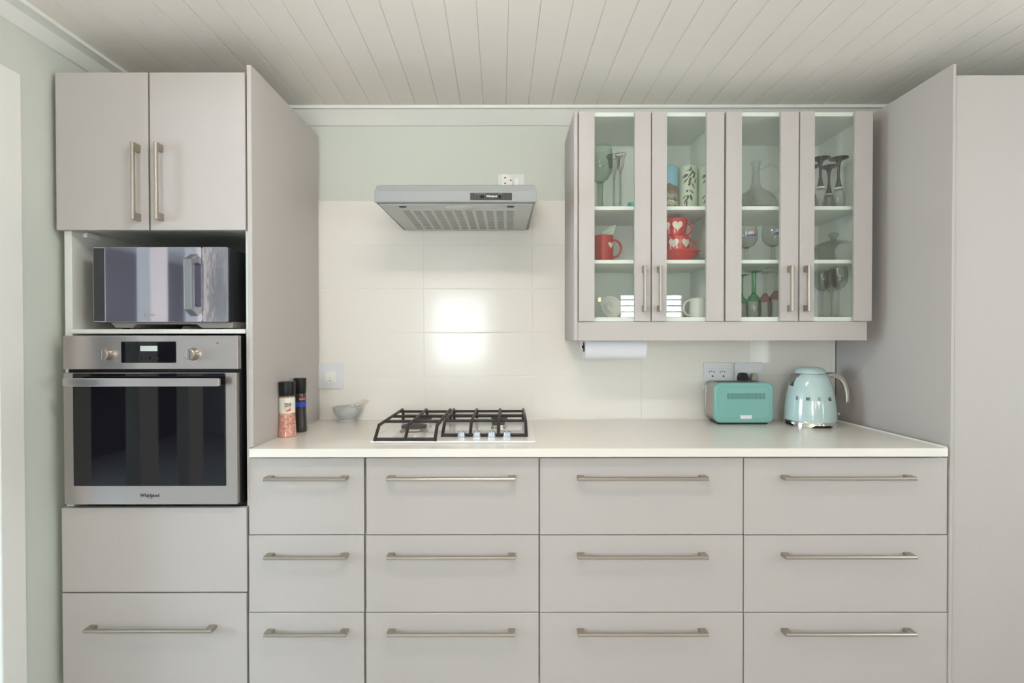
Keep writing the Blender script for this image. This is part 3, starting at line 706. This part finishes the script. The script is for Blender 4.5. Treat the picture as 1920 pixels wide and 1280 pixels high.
t, r1, H = grinder('spice grinder of pink salt with a cream label', 538, 1.955, 'salt', .207, .066, True)
obj('label', arc_band(lambda z: r1*1.012, H*.435, H*.71, -215, 10, 30), M['label'], t, 0, 40, world=False)
for s_, z_, sz in (('PINK', H*.60, .0115), ('SALT', H*.565, .0105)):
    a = R(-62); o_ = text('lettering', s_, sz, (0,0,0), M['ink'], t); o_.location = (r1*1.05*math.cos(a), r1*1.05*math.sin(a), z_); o_.rotation_euler = (R(90), 0, a+R(90))
a = R(-62)
sw = MB(); bx = Vector((r1*1.03*math.cos(a), r1*1.03*math.sin(a), 0)); tg = Vector((-math.sin(a), math.cos(a), 0))
sw.tube([bx + tg*(-.007 + .004*math.cos(R(q))) + Vector((0,0,H*.53+.006*math.sin(R(q)))) for q in range(40, 260, 20)], .0009, 6)
sw.tube([bx + tg*(-.008) + Vector((0,0,H*.475)), bx + tg*(-.001) + Vector((0,0,H*.487)), bx + tg*.006 + Vector((0,0,H*.50)), bx+tg*.011+Vector((0,0,H*.515))], [.001,.004,.0045,.001], 8)
obj('emblem', sw, M['pinkink'], t, 0, 40, world=False)
t, r1, H = grinder('spice grinder of black peppercorns with a blue label', 562, 2.055, 'pepper', .213, .054, True)
obj('label', arc_band(lambda z: r1*1.015, H*.47, H*.56, -120, 10, 16), M['bluelab'], t, 0, 40, world=False)
obj('emblem', arc_band(lambda z: r1*1.02, H*.60, H*.63, -75, -15, 8), M['pinkink'], t, 0, 40, world=False)

md = 2.30; mx_ = (649.5-CX)/F*md
t = thing('mortar', 'grey marble mortar bowl on the worktop near the switch', 'mortar', (mx_, md-2.37, TOPZ))
obj('bowl', MB().lathe([(0,0),(.034,0),(.036,.004),(.032,.010),(.040,.020),(.052,.035),(.058,.052),(.060,.066),(.0575,.068),(.054,.062),(.046,.040),(.03,.022),(0,.017)], (0,0,0), 44), M['marble'], t, 0, 40, world=False)
p0 = Vector((mx_-.012, md-2.37-.01, TOPZ+.044)); p1 = Vector((PX(684, md-2.37, 751), md-2.37+.012, PZ(751, md-2.37)))
t = thing('pestle', 'ivory marble pestle leaning in the mortar', 'pestle', tuple(p0))
dv = p1-p0
obj('rod', MB().tube([p0+dv*k for k in (0,.04,.14,.28,.4,.55,.75,.92,.98,1)], [.004,.010,.0125,.012,.0098,.0088,.0085,.009,.0085,.004], 14), M['ivory'], t, 0, 50)
obj('band', MB().tube([p0+dv*.52, p0+dv*.55], .0095, 14), M['silver2'], t, 0, 40)

rx0, rx1 = PX(1100, -.22, 655), PX(1206, -.22, 655)
rx0 -= .012
rzc = 1.248; ry_ = -.225; rr = .052
t = thing('paper_roll', 'white kitchen paper roll hanging under the glass wall cabinet', 'paper roll', ((rx0+rx1)/2, ry_, rzc-rr))
obj('paper', MB().lathe([(.021,0),(rr,0),(rr,rx1-rx0),(.021,rx1-rx0)], (rx0, ry_, rzc), 44, 'x', close=True), M['paper'], t, 0, 35)
obj('cardboard_core', MB().lathe([(.0195,-.0005),(.0212,-.0005),(.0212,rx1-rx0+.0005),(.0195,rx1-rx0+.0005)], (rx0, ry_, rzc), 30, 'x', close=True), M['brown'], t, 0, 35)
hd = thing('roll_holder', 'white rail holder carrying the paper roll under the wall cabinet', 'holder', ((rx0+rx1)/2, ry_, rzc))
obj('rod', MB().cyl((rx0-.012, ry_, rzc), .006, rx1-rx0+.024, 'x', 14), M['brown'], hd, 0, 35)
for x_ in (rx0-.014, rx1+.010): obj('arm', MB().box(x_, x_+.004, ry_-.012, ry_+.012, rzc-.012, 1.352), M['plates'], hd, .001)

# ------------------------------------------------------------------ glazed wall cabinets
YD = -.345
CZ1, CZ0 = PZ(208.5, YD, 1360), PZ(602, YD, 1360)
YC = YD + .019; YB = -.012
def dpx(x): return PX(x, YD, 400)
S1, S2, S0 = PZ(387, -.31), PZ(487.5, -.31), PZ(595, -.31)
ST = .0145
units = [(1085, 1358.5, [(1085.5, 1115, 1190.5, 1220.5, 'r'), (1222.5, 1250.5, 1325.5, 1357.5, 'l')]),
         (1360.5, 1637, [(1361.5, 1391, 1464.5, 1497.5, 'r'), (1500, 1527.5, 1603.5, 1636, 'l')])]
ulab = ['glazed wall cabinet holding red heart cups and printed tins', 'glazed wall cabinet holding stemware, next to the tall larder panel']
for (xa, xb, doors), lb in zip(units, ulab):
    X0, X1 = dpx(xa), dpx(xb); X1i = X1 - .002
    t = thing('glazed_wall_cabinet', lb, 'cabinet', ((X0+X1)/2, -.17, CZ0), group='glazed wall cabinets')
    obj('body', MB().box(X0, X0+.016, YC, YB, CZ0, CZ1+.004).box(X1i-.016, X1i, YC, YB, CZ0, CZ1+.004).box(X0+.016, X1i-.016, YC, YB, CZ1-.012, CZ1+.004)
        .box(X0+.016, X1i-.016, YC, YB, CZ0, S0).box(X0+.016, X1i-.016, YB-.006, YB, S0, CZ1-.012), M['inner'], t, .0006)
    for s in (S1, S2): obj('shelf', MB().box(X0+.017, X1i-.017, -.312, YB-.007, s-ST, s), M['inner'], t, .0008)
    if xa < 1100:
        obj('end_panel', MB().box(dpx(1076.5), dpx(1083.5), YD+.004, -.007, PZ(638.5, YD), CZ1+.004), M['front'], t, .001)
    for (a, b_, c, e, side) in doors:
        z0_, z1_ = CZ0+.0005, CZ1
        dr = obj('door', MB().box(dpx(a), dpx(b_), YD, YD+.018, z0_, z1_).box(dpx(c), dpx(e), YD, YD+.018, z0_, z1_), M['front'], t, .0012)
        dr['label'] = 'glass door between two pale stiles'
        obj('pane', MB().box(dpx(b_)-.004, dpx(c)+.004, YD+.007, YD+.011, z0_+.001, z1_-.001), M['pane'], dr)
        hx_ = {1085.5: 1210.5, 1222.5: 1239.5, 1361.5: 1487.5, 1500: 1518.5}[a]
        handle(dr, PX(hx_, YD-.034, 540), PZ(540.5, YD-.034), 86/F*(2.37+YD-.034), True, YD, .034)
        sd = dpx(b_) if side == 'r' else dpx(c)
t = obj('cabinet_pelmet', MB().box(dpx(1084), PX(1625.5, YD+.008, 620), YD+.008, YD+.026, PZ(638.5, YD+.008), CZ0-.002), M['front'], None, .001)
tag(t, 'long pale pelmet board under the glazed wall cabinets', 'pelmet')

# ---- things inside. helper: px, depth -> world
def at(px_, d_): return (px_-CX)/F*d_, d_-2.37
def stem_lathe(name, parts_, label, cat, px_, d_, z, group=None, flip=False):
    x_, y_ = at(px_, d_)
    t_ = thing(name, label, cat, (x_, y_, z), group=group)
    H_ = max(h for _, pr, _ in parts_ for _, h in pr)
    for nm, pr, m_ in parts_:
        pr = [(r_, H_-h) for r_, h in pr] if flip else pr
        obj(nm, MB().lathe(pr, (0,0,0), 36), M[m_], t_, 0, 45, world=False)
    return t_
def wrap(polys, rf, ang, z, lift=.0006):
    """flat polygons (s, h) laid on a surface of revolution of radius rf(z) around angle ang"""
    mb = MB()
    for pl in polys:
        vs = []
        c = (sum(p[0] for p in pl)/len(pl), sum(p[1] for p in pl)/len(pl)); n = len(pl)
        K = 4 if n > 20 else 1
        for s, h in [c] + [(c[0]+(p[0]-c[0])*k/K, c[1]+(p[1]-c[1])*k/K) for k in range(1, K+1) for p in pl]:
            r_ = rf(z+h) + lift; a = ang + s/r_; vs.append((r_*math.cos(a), r_*math.sin(a), z+h))
        mb.add(vs, [(0, 1+i, 1+(i+1) % n) for i in range(n)] +
               [(1+k*n+i, 1+k*n+(i+1) % n, 1+(k+1)*n+(i+1) % n, 1+(k+1)*n+i) for k in range(K-1) for i in range(n)])
    return mb
def heart(w_):
    out = []
    for i in range(28):
        a = 2*math.pi*i/28
        out.append((w_/32*16*math.sin(a)**3, w_/32*(13*math.cos(a)-5*math.cos(2*a)-2*math.cos(3*a)-math.cos(4*a))))
    return out
def leafp(s, h, L, W, ang):
    pts = []
    for i in range(10):
        a = 2*math.pi*i/10; u_, v_ = L/2*math.cos(a), W/2*math.sin(a)*abs(math.sin(a))**.4
        pts.append((s+u_*math.cos(ang)-v_*math.sin(ang), h+u_*math.sin(ang)+v_*math.cos(ang)))
    return pts
# first door, top shelf
stem_lathe('goblet', [('bowl', [(.012,.118),(.030,.130),(.046,.155),(.052,.19),(.051,.225),(.047,.262)], 'greenish'),
    ('stem', [(0,.004),(.034,.004),(.036,.001),(.034,.006),(.016,.012),(.0115,.03),(.0115,.10),(.013,.112),(.016,.116),(.012,.12),(0,.12)], 'greenish')],
    'tall pale green glass goblet on the cabinet top shelf', 'glass', 1125, 2.14, S1)
for px_, d_, r_, lb in ((1163, 2.17, .0235, 'slim clear flute with twisted stem and gold rim'), (1151, 2.24, .034, 'wide-mouthed clear vase with gold rim behind the slim flute')):
    H_ = .245 if r_ < .03 else .262
    x_, y_ = at(px_, d_); t = thing('flute_glass', lb, 'glass', (x_, y_, S1))
    obj('bowl', MB().lathe([(.006,H_-.07),(.012,H_-.06),(r_*.62,H_-.045),(r_*.75,H_-.02),(r_,H_)], (0,0,0), 32), M['clear'], t, 0, 60, world=False)
    obj('rim', MB().lathe([(r_,H_-.001),(r_+.0012,H_),(r_,H_+.001),(r_-.0012,H_)], (0,0,0), 32, close=True), M['gold'], t, 0, 60, world=False)
    tw_ = MB()
    for k in range(2):
        tw_.tube([(.0035*math.cos(q*.55+k*math.pi), .0035*math.sin(q*.55+k*math.pi), .008+q*(H_-.078)/60) for q in range(61)], .0028, 6)
    obj('twisted_stem', tw_, M['clear'], t, 0, 60, world=False)
    obj('foot', MB().lathe([(0,0),(.026,0),(.027,.002),(.01,.006),(.005,.012),(0,.012)], (0,0,0), 32), M['clear'], t, 0, 60, world=False)
stem_lathe('small_pot', [('pot', [(0,0),(.018,0),(.026,.010),(.028,.022),(.026,.034),(.024,.034),(.024,.012),(0,.008)], 'tealpot'), ('lining', [(.0265,.034),(.025,.039),(.0235,.036),(.0235,.014),(0,.011)], 'cream')],
    'small turquoise pot with a white rim on the cabinet shelf', 'pot', 1189, 2.14, S1)
# first door, middle shelf: mug with papers
def mug(name, label, px_, d_, z, r_, h_, m_, hang, taper=1.0, hearts=(), hw=.02, hz_=.5, hs=1.0):
    x_, y_ = at(px_, d_); t_ = thing(name, label, 'mug' if h_ > .07 else 'cup', (x_, y_, z))
    rb = r_*taper; rf = lambda zz: rb + (r_-rb)*min(1, max(0, zz/h_))**.6
    pr = [(0,0),(rb*.9,0)] + [(rf(h_*k/8), h_*k/8 if k else .003) for k in range(0, 9)] + [(r_-.0035,h_),(rf(h_*.5)-.004,h_*.5),(rb-.006,.006),(0,.006)]
    obj('body', MB().lathe(pr, (0,0,0), 40), M[m_], t_, 0, 45, world=False)
    ca, sa = math.cos(hang), math.sin(hang)
    hh = h_*.36*hs
    pts = []
    for q in range(0, 13):
        a = R(100 - 200*q/12); u_ = rf(h_*.5)-.006 + hh*.15 + hh*.95*max(-.12, math.cos(a)); pts.append((u_*ca, u_*sa, h_*.52 + hh*1.05*math.sin(a)))
    obj('handle', MB().tube(pts, .0046, 10, flat=1.3, up=(-sa, ca, 0)), M[m_], t_, 0, 50, world=False)
    for ha in hearts: obj('heart', wrap([heart(hw)], rf, ha, h_*hz_, .0005), M['cream'], t_, world=False)
    return t_
t = mug('heart_mug', 'tall crimson mug with one white heart, holding a note card', 1131, 2.16, S2, .041, .114, 'redmug', R(-22), .97, (R(-50),), .030, .64, .85)
x_, y_ = at(1131, 2.16)
def card(name, label, pts, m_, z):
    me = MB().add(pts + [(p[0], p[1]+.0012, p[2]) for p in pts], [(0,1,2,3),(7,6,5,4),(0,4,5,1),(1,5,6,2),(2,6,7,3),(3,7,4,0)])
    o_ = obj(name, me, m_); return tag(o_, label, 'card')
def stripes_material():
    m = mat('striped_card', rgb(220,220,196), .6); nt = m.node_tree; b = nt.nodes['Principled BSDF']
    tc = nt.nodes.new('ShaderNodeTexCoord'); mp = nt.nodes.new('ShaderNodeMapping'); mp.inputs['Rotation'].default_value = (0, R(18), 0)
    wv = nt.nodes.new('ShaderNodeTexWave'); wv.bands_direction = 'Z'; wv.inputs['Scale'].default_value = 28
    r = nt.nodes.new('ShaderNodeValToRGB'); r.color_ramp.elements[0].color = rgb(120,190,200); r.color_ramp.elements[1].color = rgb(222,222,190); r.color_ramp.elements[1].position = .6
    nt.links.new(tc.outputs['Object'], mp.inputs[0]); nt.links.new(mp.outputs[0], wv.inputs['Vector']); nt.links.new(wv.outputs[0], r.inputs[0]); nt.links.new(r.outputs[0], b.inputs['Base Color'])
    return m
M['stripe'] = stripes_material()
cy_ = y_ + .012
q = [P(a, b_, cy_) for a, b_ in ((1130, 450), (1158, 447), (1154, 420), (1131, 433))]
card('note_card', 'blue striped card sticking out of the crimson mug', [(q[0][0]-.02, cy_, S2+.012)] + [(q[0][0]+.008, cy_, S2+.012)] + [(a, cy_, b_) for a, b_ in q[1:]][0:0] + [(q[2][0]+.004, cy_, q[2][1]), (q[3][0], cy_, q[3][1])], M['stripe'], 0)
x2, z2 = P(1127, 434, y_)
t = thing('tea_strainer', 'small white ball with a dark stem resting in the crimson mug', 'ornament', (x2, y_-.008, S2+.08))
obj('ball', MB().ball((0,0,.022), .014), M['whitec'], t, 0, 60, world=False)
obj('stem', MB().tube([(-.012,-.012,.034),(-.003,-.013,.037),(.004,-.013,.036),(.012,-.012,.034)], .0016, 6), M['ink'], t, 0, 50, world=False)
# first door, bottom: leaning white bowl with embossed swirl
x_, y_ = at(1141, 2.23)
t = thing('white_dish', 'white embossed dish leaning upright against the cabinet back', 'dish', (x_, y_, S0))
dm = MB().lathe([(0,.000),(.030,.002),(.044,.012),(.050,.026),(.0485,.027),(.040,.016),(.026,.008),(0,.006)], (0,0,0), 40)
rm = Matrix.Translation((0, -.004, .0465)) @ Matrix.Rotation(R(74), 4, 'X') @ Matrix.Rotation(R(16), 4, 'Y')
dm.v = [rm @ p for p in dm.v]
obj('dish', dm, M['whitec'], t, 0, 50, world=False)
em = MB()
for k in range(3): em.tube([rm @ Vector(((.012+.009*k)*math.cos(R(a)), (.012+.009*k)*math.sin(R(a)), .012+.004*k)) for a in range(20+40*k, 240+30*k, 20)], .0022, 6)
obj('embossed_swirl', em, M['whitec'], t, 0, 60, world=False)
# second door, top shelf: printed tins
tr_, th_t = .0375, .190
M['land'] = landscape_material(0, th_t-.008)
lt = [(0,0),(tr_,0),(tr_,.003),(tr_,th_t-.008),(tr_-.0015,th_t-.002),(tr_-.003,th_t),(0,th_t)]
x_, y_ = at(1253, 2.17)
t = thing('printed_tin', 'round tin printed with a mountain and blue sky', 'tin', (x_, y_, S1), group='tall tins')
obj('can', MB().lathe(lt, (0,0,0), 36), M['land'], t, 0, 40, world=False)
leaves = [(0,.168,.024,.005,0.2),(.004,.172,.018,.005,1.4),(-.018,.145,.022,.009,.5),(.004,.150,.030,.005,.9),(-.016,.125,.022,.005,.8),(.0,.118,.024,.007,1.5),(.014,.104,.022,.004,-1.1),
          (.008,.079,.020,.004,-.7),(.006,.055,.022,.008,-1.3),(-.010,.050,.022,.006,.9),(-.018,.040,.020,.004,1.2),(-.012,.030,.026,.005,1.5),(-.022,.058,.016,.004,.9),(.02,.15,.02,.006,1.4),(.026,.125,.02,.005,1.2)]
olives = [(.013,.160,.009),(-.013,.147,.008),(.003,.132,.009),(-.002,.108,.008),(-.010,.082,.008),(-.008,.060,.009),(.016,.14,.008)]
for px_, lb in ((1289, 'pale green tin with olive branch print beside the mountain tin'), (1325, 'pale green tin with olive branch print against the cabinet side')):
    x_, y_ = at(px_, 2.17)
    t = thing('olive_print_tin', lb, 'tin', (x_, y_, S1), group='tall tins')
    obj('can', MB().lathe(lt, (0,0,0), 36), M['tin'], t, 0, 40, world=False)
    rf_ = lambda z: tr_
    obj('leaf_print', wrap([leafp(l[0], l[1], l[2]*1.25, l[3]*1.45, l[4]) for l in leaves], rf_, R(-98), 0, .0003), M['leaf'], t, world=False)
    obj('fruit_print', wrap([leafp(s_, h_, d_*1.3, d_*1.2, 1.0) for s_, h_, d_ in olives], rf_, R(-98), 0, .0005), M['olive'], t, world=False)
# second door, middle shelf
x_, y_ = at(1268, 2.15)
t = thing('red_saucer', 'red saucers stacked under the two heart cups', 'saucer', (x_, y_, S2))
obj('dish', MB().lathe([(0,0),(.054,0),(.058,.004),(.070,.020),(.088,.029),(.0885,.031),(.078,.032),(.0945,.043),(.095,.045),(.092,.0455),(.068,.036),(.05,.032),(0,.032)], (0,0,0), 48), M['red'], t, 0, 50, world=False)
cupz = S2 + .0325
mug('heart_cup', 'red cup with white hearts standing on the saucers', 1268, 2.15, cupz, .054, .072, 'red', R(-10), .86, (R(-120), R(-62)), .042, .62, .95)
mug('heart_cup', 'red cup with white hearts stacked on top of the other cup', 1264, 2.15, cupz+.070, .051, .075, 'red', R(-6), .84, (R(-92), R(-152)), .044, .60, .95)
# second door, bottom
mug('white_mug', 'plain white mug standing next to the white lidded pot', 1307, 2.16, S0, .033, .082, 'whitec', R(185), 1.0)
t = stem_lathe('white_teapot', [('body', [(0,0),(.03,0),(.042,.012),(.046,.028),(.040,.044),(.022,.052),(0,.054)], 'whitec'), ('knob', [(.004,.052),(.008,.056),(.009,.061),(.005,.066),(0,.067)], 'whitec')],
    'small white lidded pot beside the white mug', 'pot', 1268, 2.26, S0)
obj('spout', MB().tube([(-.04,0,.02),(-.056,0,.03),(-.064,0,.046)], [.009,.006,.005], 10), M['whitec'], t, 0, 50, world=False)
# third door, top: handled decanter
x_, y_ = at(1416, 2.19)
t = thing('decanter', 'clear wide-bottomed glass decanter with a loop handle', 'decanter', (x_, y_, S1))
obj('vessel', MB().lathe([(0,.002),(.07,.002),(.082,.010),(.086,.03),(.080,.058),(.060,.082),(.036,.098),(.022,.112),(.016,.135),(.0135,.165),(.014,.19),(.017,.21),(.022,.222)], (0,0,0), 44), M['clear'], t, 0, 60, world=False)
obj('handle', MB().tube([(.014,0,.19)] + [(.064+.044*math.cos(R(a)), 0, .145+.062*math.sin(R(a))) for a in range(135, -91, -15)] + [(.066,0,.078)], .0042, 8, up=(0,1,0)), M['clear'], t, 0, 60, world=False)
# third door, middle: beer goblets with print
for px_, d_, dz in ((1449, 2.11, 0), (1399, 2.15, 0)):
    lb = 'round clear beer goblet with blue lettering ' + ('by the door stile' if px_ > 1420 else 'behind the cabinet divider side')
    lb = 'round stemmed beer goblet with red and blue print, ' + ('front one on the middle shelf' if px_ > 1420 else 'standing deeper on the middle shelf')
    t = stem_lathe('beer_goblet', [('bowl', [(.008,.062),(.028,.070),(.040,.088),(.0435,.110),(.042,.130),(.038,.150)], 'clear'), ('stem', [(0,.001),(.034,.001),(.032,.004),(.012,.010),(.008,.02),(.008,.060),(.014,.064),(0,.064)], 'clear')], lb, 'glass', px_, d_, S2, group='beer goblets')
    rf_ = lambda z: .0436 if z < .12 else .0425
    obj('emblem', wrap([leafp(.002, .0, .012, .012, 0)], rf_, R(-90), .128, .0006), M['pinkink'], t, world=False)
    obj('emblem_shield', wrap([[(-.014,-.006),(.012,-.006),(.010,.004),(.004,.010),(-.006,.008),(-.012,0)]], rf_, R(-90), .118, .0003), M['cream'], t, world=False)
    obj('lettering', wrap([[(-.020+.007*k,-.004+.0006*k),(-.0145+.007*k,-.004+.0006*k),(-.0145+.007*k,.004+.0006*k),(-.020+.007*k,.004+.0006*k)] for k in range(6)], rf_, R(-90), .106, .0006), M['bluelab'], t, world=False)
# third door, bottom: coloured stemware standing upside down
def upturned(px_, d_, label, stem_m, bowl_m, Hh, fr, br, top_m, group):
    x_, y_ = at(px_, d_); t_ = thing('wine_glass', label, 'glass', (x_, y_, S0), group=group)
    bh = Hh*.50
    obj('bowl', MB().lathe([(br*.86,0),(br*.95,bh*.25),(br,bh*.5),(br*.92,bh*.72)], (0,0,0), 30), M[bowl_m], t_, 0, 60, world=False)
    obj('bowl_crown', MB().lathe([(br*.92,bh*.72),(br*.7,bh*.88),(br*.36,bh),(.007,bh*1.08)], (0,0,0), 30), M[top_m], t_, 0, 60, world=False)
    obj('stem', MB().lathe([(.0085,bh*1.04),(.0048 if stem_m != 'green' else .0085,bh*1.3),(.0048 if stem_m != 'green' else .0085,Hh-.02),(.010,Hh-.008)], (0,0,0), 20), M[stem_m], t_, 0, 60, world=False)
    obj('foot', MB().lathe([(.010,Hh-.008),(fr*.6,Hh-.004),(fr,Hh-.0015),(fr,Hh),(0,Hh)], (0,0,0), 30), M[stem_m], t_, 0, 60, world=False)
    return t_
upturned(1413, 2.12, 'green stemmed wine glass standing upside down next to the rose glasses', 'green', 'clear', .190, .036, .030, 'green', 'upturned coloured wine glasses')
upturned(1389, 2.22, 'green stemmed wine glass standing upside down by the cabinet divider', 'green', 'clear', .188, .036, .030, 'green', 'upturned coloured wine glasses')
upturned(1434, 2.21, 'rose tinted wine glass upside down beside the green glasses', 'clear', 'clear', .200, .036, .030, 'pink', 'upturned coloured wine glasses')
upturned(1454, 2.11, 'rose tinted wine glass upside down by the door stile', 'clear', 'clear', .203, .036, .030, 'pink', 'upturned coloured wine glasses')
# fourth door, top: black stemmed flutes upside down
for px_, d_, Hh, lb in ((1536.5, 2.10, .203, 'black stemmed flute upside down at the front of the shelf'), (1570.5, 2.11, .207, 'black stemmed flute upside down beside the cabinet side'),
                        (1552.5, 2.20, .203, 'black stemmed flute upside down behind the front pair'), (1520, 2.20, .203, 'black stemmed flute upside down, half hidden by the door stile')):
    x_, y_ = at(px_, d_); t = thing('champagne_flute', lb, 'glass', (x_, y_, S1), group='upturned black stemmed flutes')
    obj('bowl', MB().lathe([(.022,0),(.0245,.025),(.024,.05),(.018,.075),(.010,.088)], (0,0,0), 30), M['clear'], t, 0, 60, world=False)
    obj('collar', MB().lathe([(.0165,.080),(.0155,.084),(.0155,.087),(.0165,.084)], (0,0,0), 26), M['whitec'], t, 0, 60, world=False)
    obj('stem', MB().lathe([(0,.086),(.0135,.087),(.009,.105),(.005,.13),(.0052,.165),(.0075,Hh-.022),(.013,Hh-.010),(.030,Hh-.005),(.036,Hh-.002),(.036,Hh),(0,Hh)], (0,0,0), 32), M['blackglass'], t, 0, 50, world=False)
# fourth door, middle: casserole with lid
x_, y_ = at(1562, 2.17)
t = thing('glass_casserole', 'clear lidded glass casserole dish on the middle shelf', 'dish', (x_, y_, S2))
obj('dish', MB().lathe([(0,.001),(.048,.001),(.064,.012),(.076,.035),(.080,.058),(.086,.062)], (0,0,0), 44), M['clear'], t, 0, 60, world=False)
obj('lid', MB().lathe([(.086,.064),(.084,.068),(.078,.074),(.06,.086),(.03,.095),(.014,.098),(.010,.106),(.018,.114),(.021,.122),(.016,.128),(0,.129)], (0,0,0), 44), M['clear'], t, 0, 60, world=False)
for s_ in (-1, 1): obj('grip', MB().box(s_*.082, s_*.102, -.02, .02, .057, .063), M['clear'], t, .003, world=False)
# fourth door, bottom: clear wine glasses upright
for px_, d_, lb in ((1541, 2.19, 'clear wine glass upright on the lowest shelf, next to the door stile'), (1572, 2.10, 'clear wine glass upright on the lowest shelf by the cabinet side'), (1560, 2.25, 'clear wine glass upright at the back of the lowest shelf')):
    stem_lathe('wine_glass', [('bowl', [(.005,.115),(.018,.122),(.030,.14),(.034,.165),(.032,.19),(.030,.205)], 'clear'), ('stem', [(0,.001),(.033,.001),(.031,.003),(.010,.009),(.0045,.02),(.0045,.105),(.008,.116),(0,.117)], 'clear')],
        lb, 'glass', px_, d_, S0, group='clear wine glasses')

# ------------------------------------------------------------------ lamps behind and above the camera
lp = thing('ceiling_spot_bar', 'three-spot ceiling lamp above the cooking area', 'lamp', (-.15, -1.45, ZC))
obj('bar', MB().box(-.40, .10, -1.475, -1.425, ZC-.022, ZC), M['chrome'], lp, .003)
for x_ in (-.33, -.15, .03):
    s_ = obj('spot_head', MB().lathe([(0,0),(.022,0),(.034,-.06),(.034,-.066),(.030,-.066),(.022,-.03),(0,-.03)], (x_, -1.45, ZC-.022), 24), M['chrome'], lp, 0, 40)
    obj('bulb', MB().lathe([(0,-.055),(.024,-.055),(.024,-.05),(0,-.05)], (x_, -1.45, ZC-.022), 20), M['spot'], s_)
    l = bpy.data.lights.new('spot_lamp', 'POINT'); l.energy = 7.0; l.color = (1, .95, .88); l.shadow_soft_size = .05
    lo = bpy.data.objects.new('spot_lamp', l); COL.objects.link(lo); lo.location = (x_, -1.45, ZC-.115)
chn = thing('chandelier', 'brass six-arm chandelier hanging over the dining end of the room', 'chandelier', (.80, -4.3, 1.6))
obj('stem', MB().lathe([(0,-.12),(.02,-.1),(.035,-.06),(.02,-.02),(.012,.02),(.012,.2),(.006,.25),(.006,ZC-1.6-.03),(.05,ZC-1.6-.02),(.05,ZC-1.6),(0,ZC-1.6)], (0,0,0), 24), M['brass'], chn, 0, 40, world=False)
for k in range(6):
    a = R(60*k+10); ca, sa = math.cos(a), math.sin(a)
    arm = obj('arm', MB().tube([(.02*ca,.02*sa,0),(.10*ca,.10*sa,-.06),(.20*ca,.20*sa,-.04),(.25*ca,.25*sa,.04)], .006, 8).cyl((.25*ca,.25*sa,.04), .02, .01).cyl((.25*ca,.25*sa,.05), .008, .06), M['brass'], chn, 0, 45, world=False)
    obj('bulb', MB().ball((.25*ca,.25*sa,.135), .018, 14, 1.5), M['bulb'], arm, 0, 60, world=False)
l = bpy.data.lights.new('chandelier_light', 'POINT'); l.energy = 14; l.color = (1,.78,.5); l.shadow_soft_size = .2
lo = bpy.data.objects.new('chandelier_light', l); COL.objects.link(lo); lo.location = (.80, -4.3, 1.45)
# ground outside
struct('ground_outside', MB().box(-30, 30, -40, 20, -.3, -.15), M['grass'])
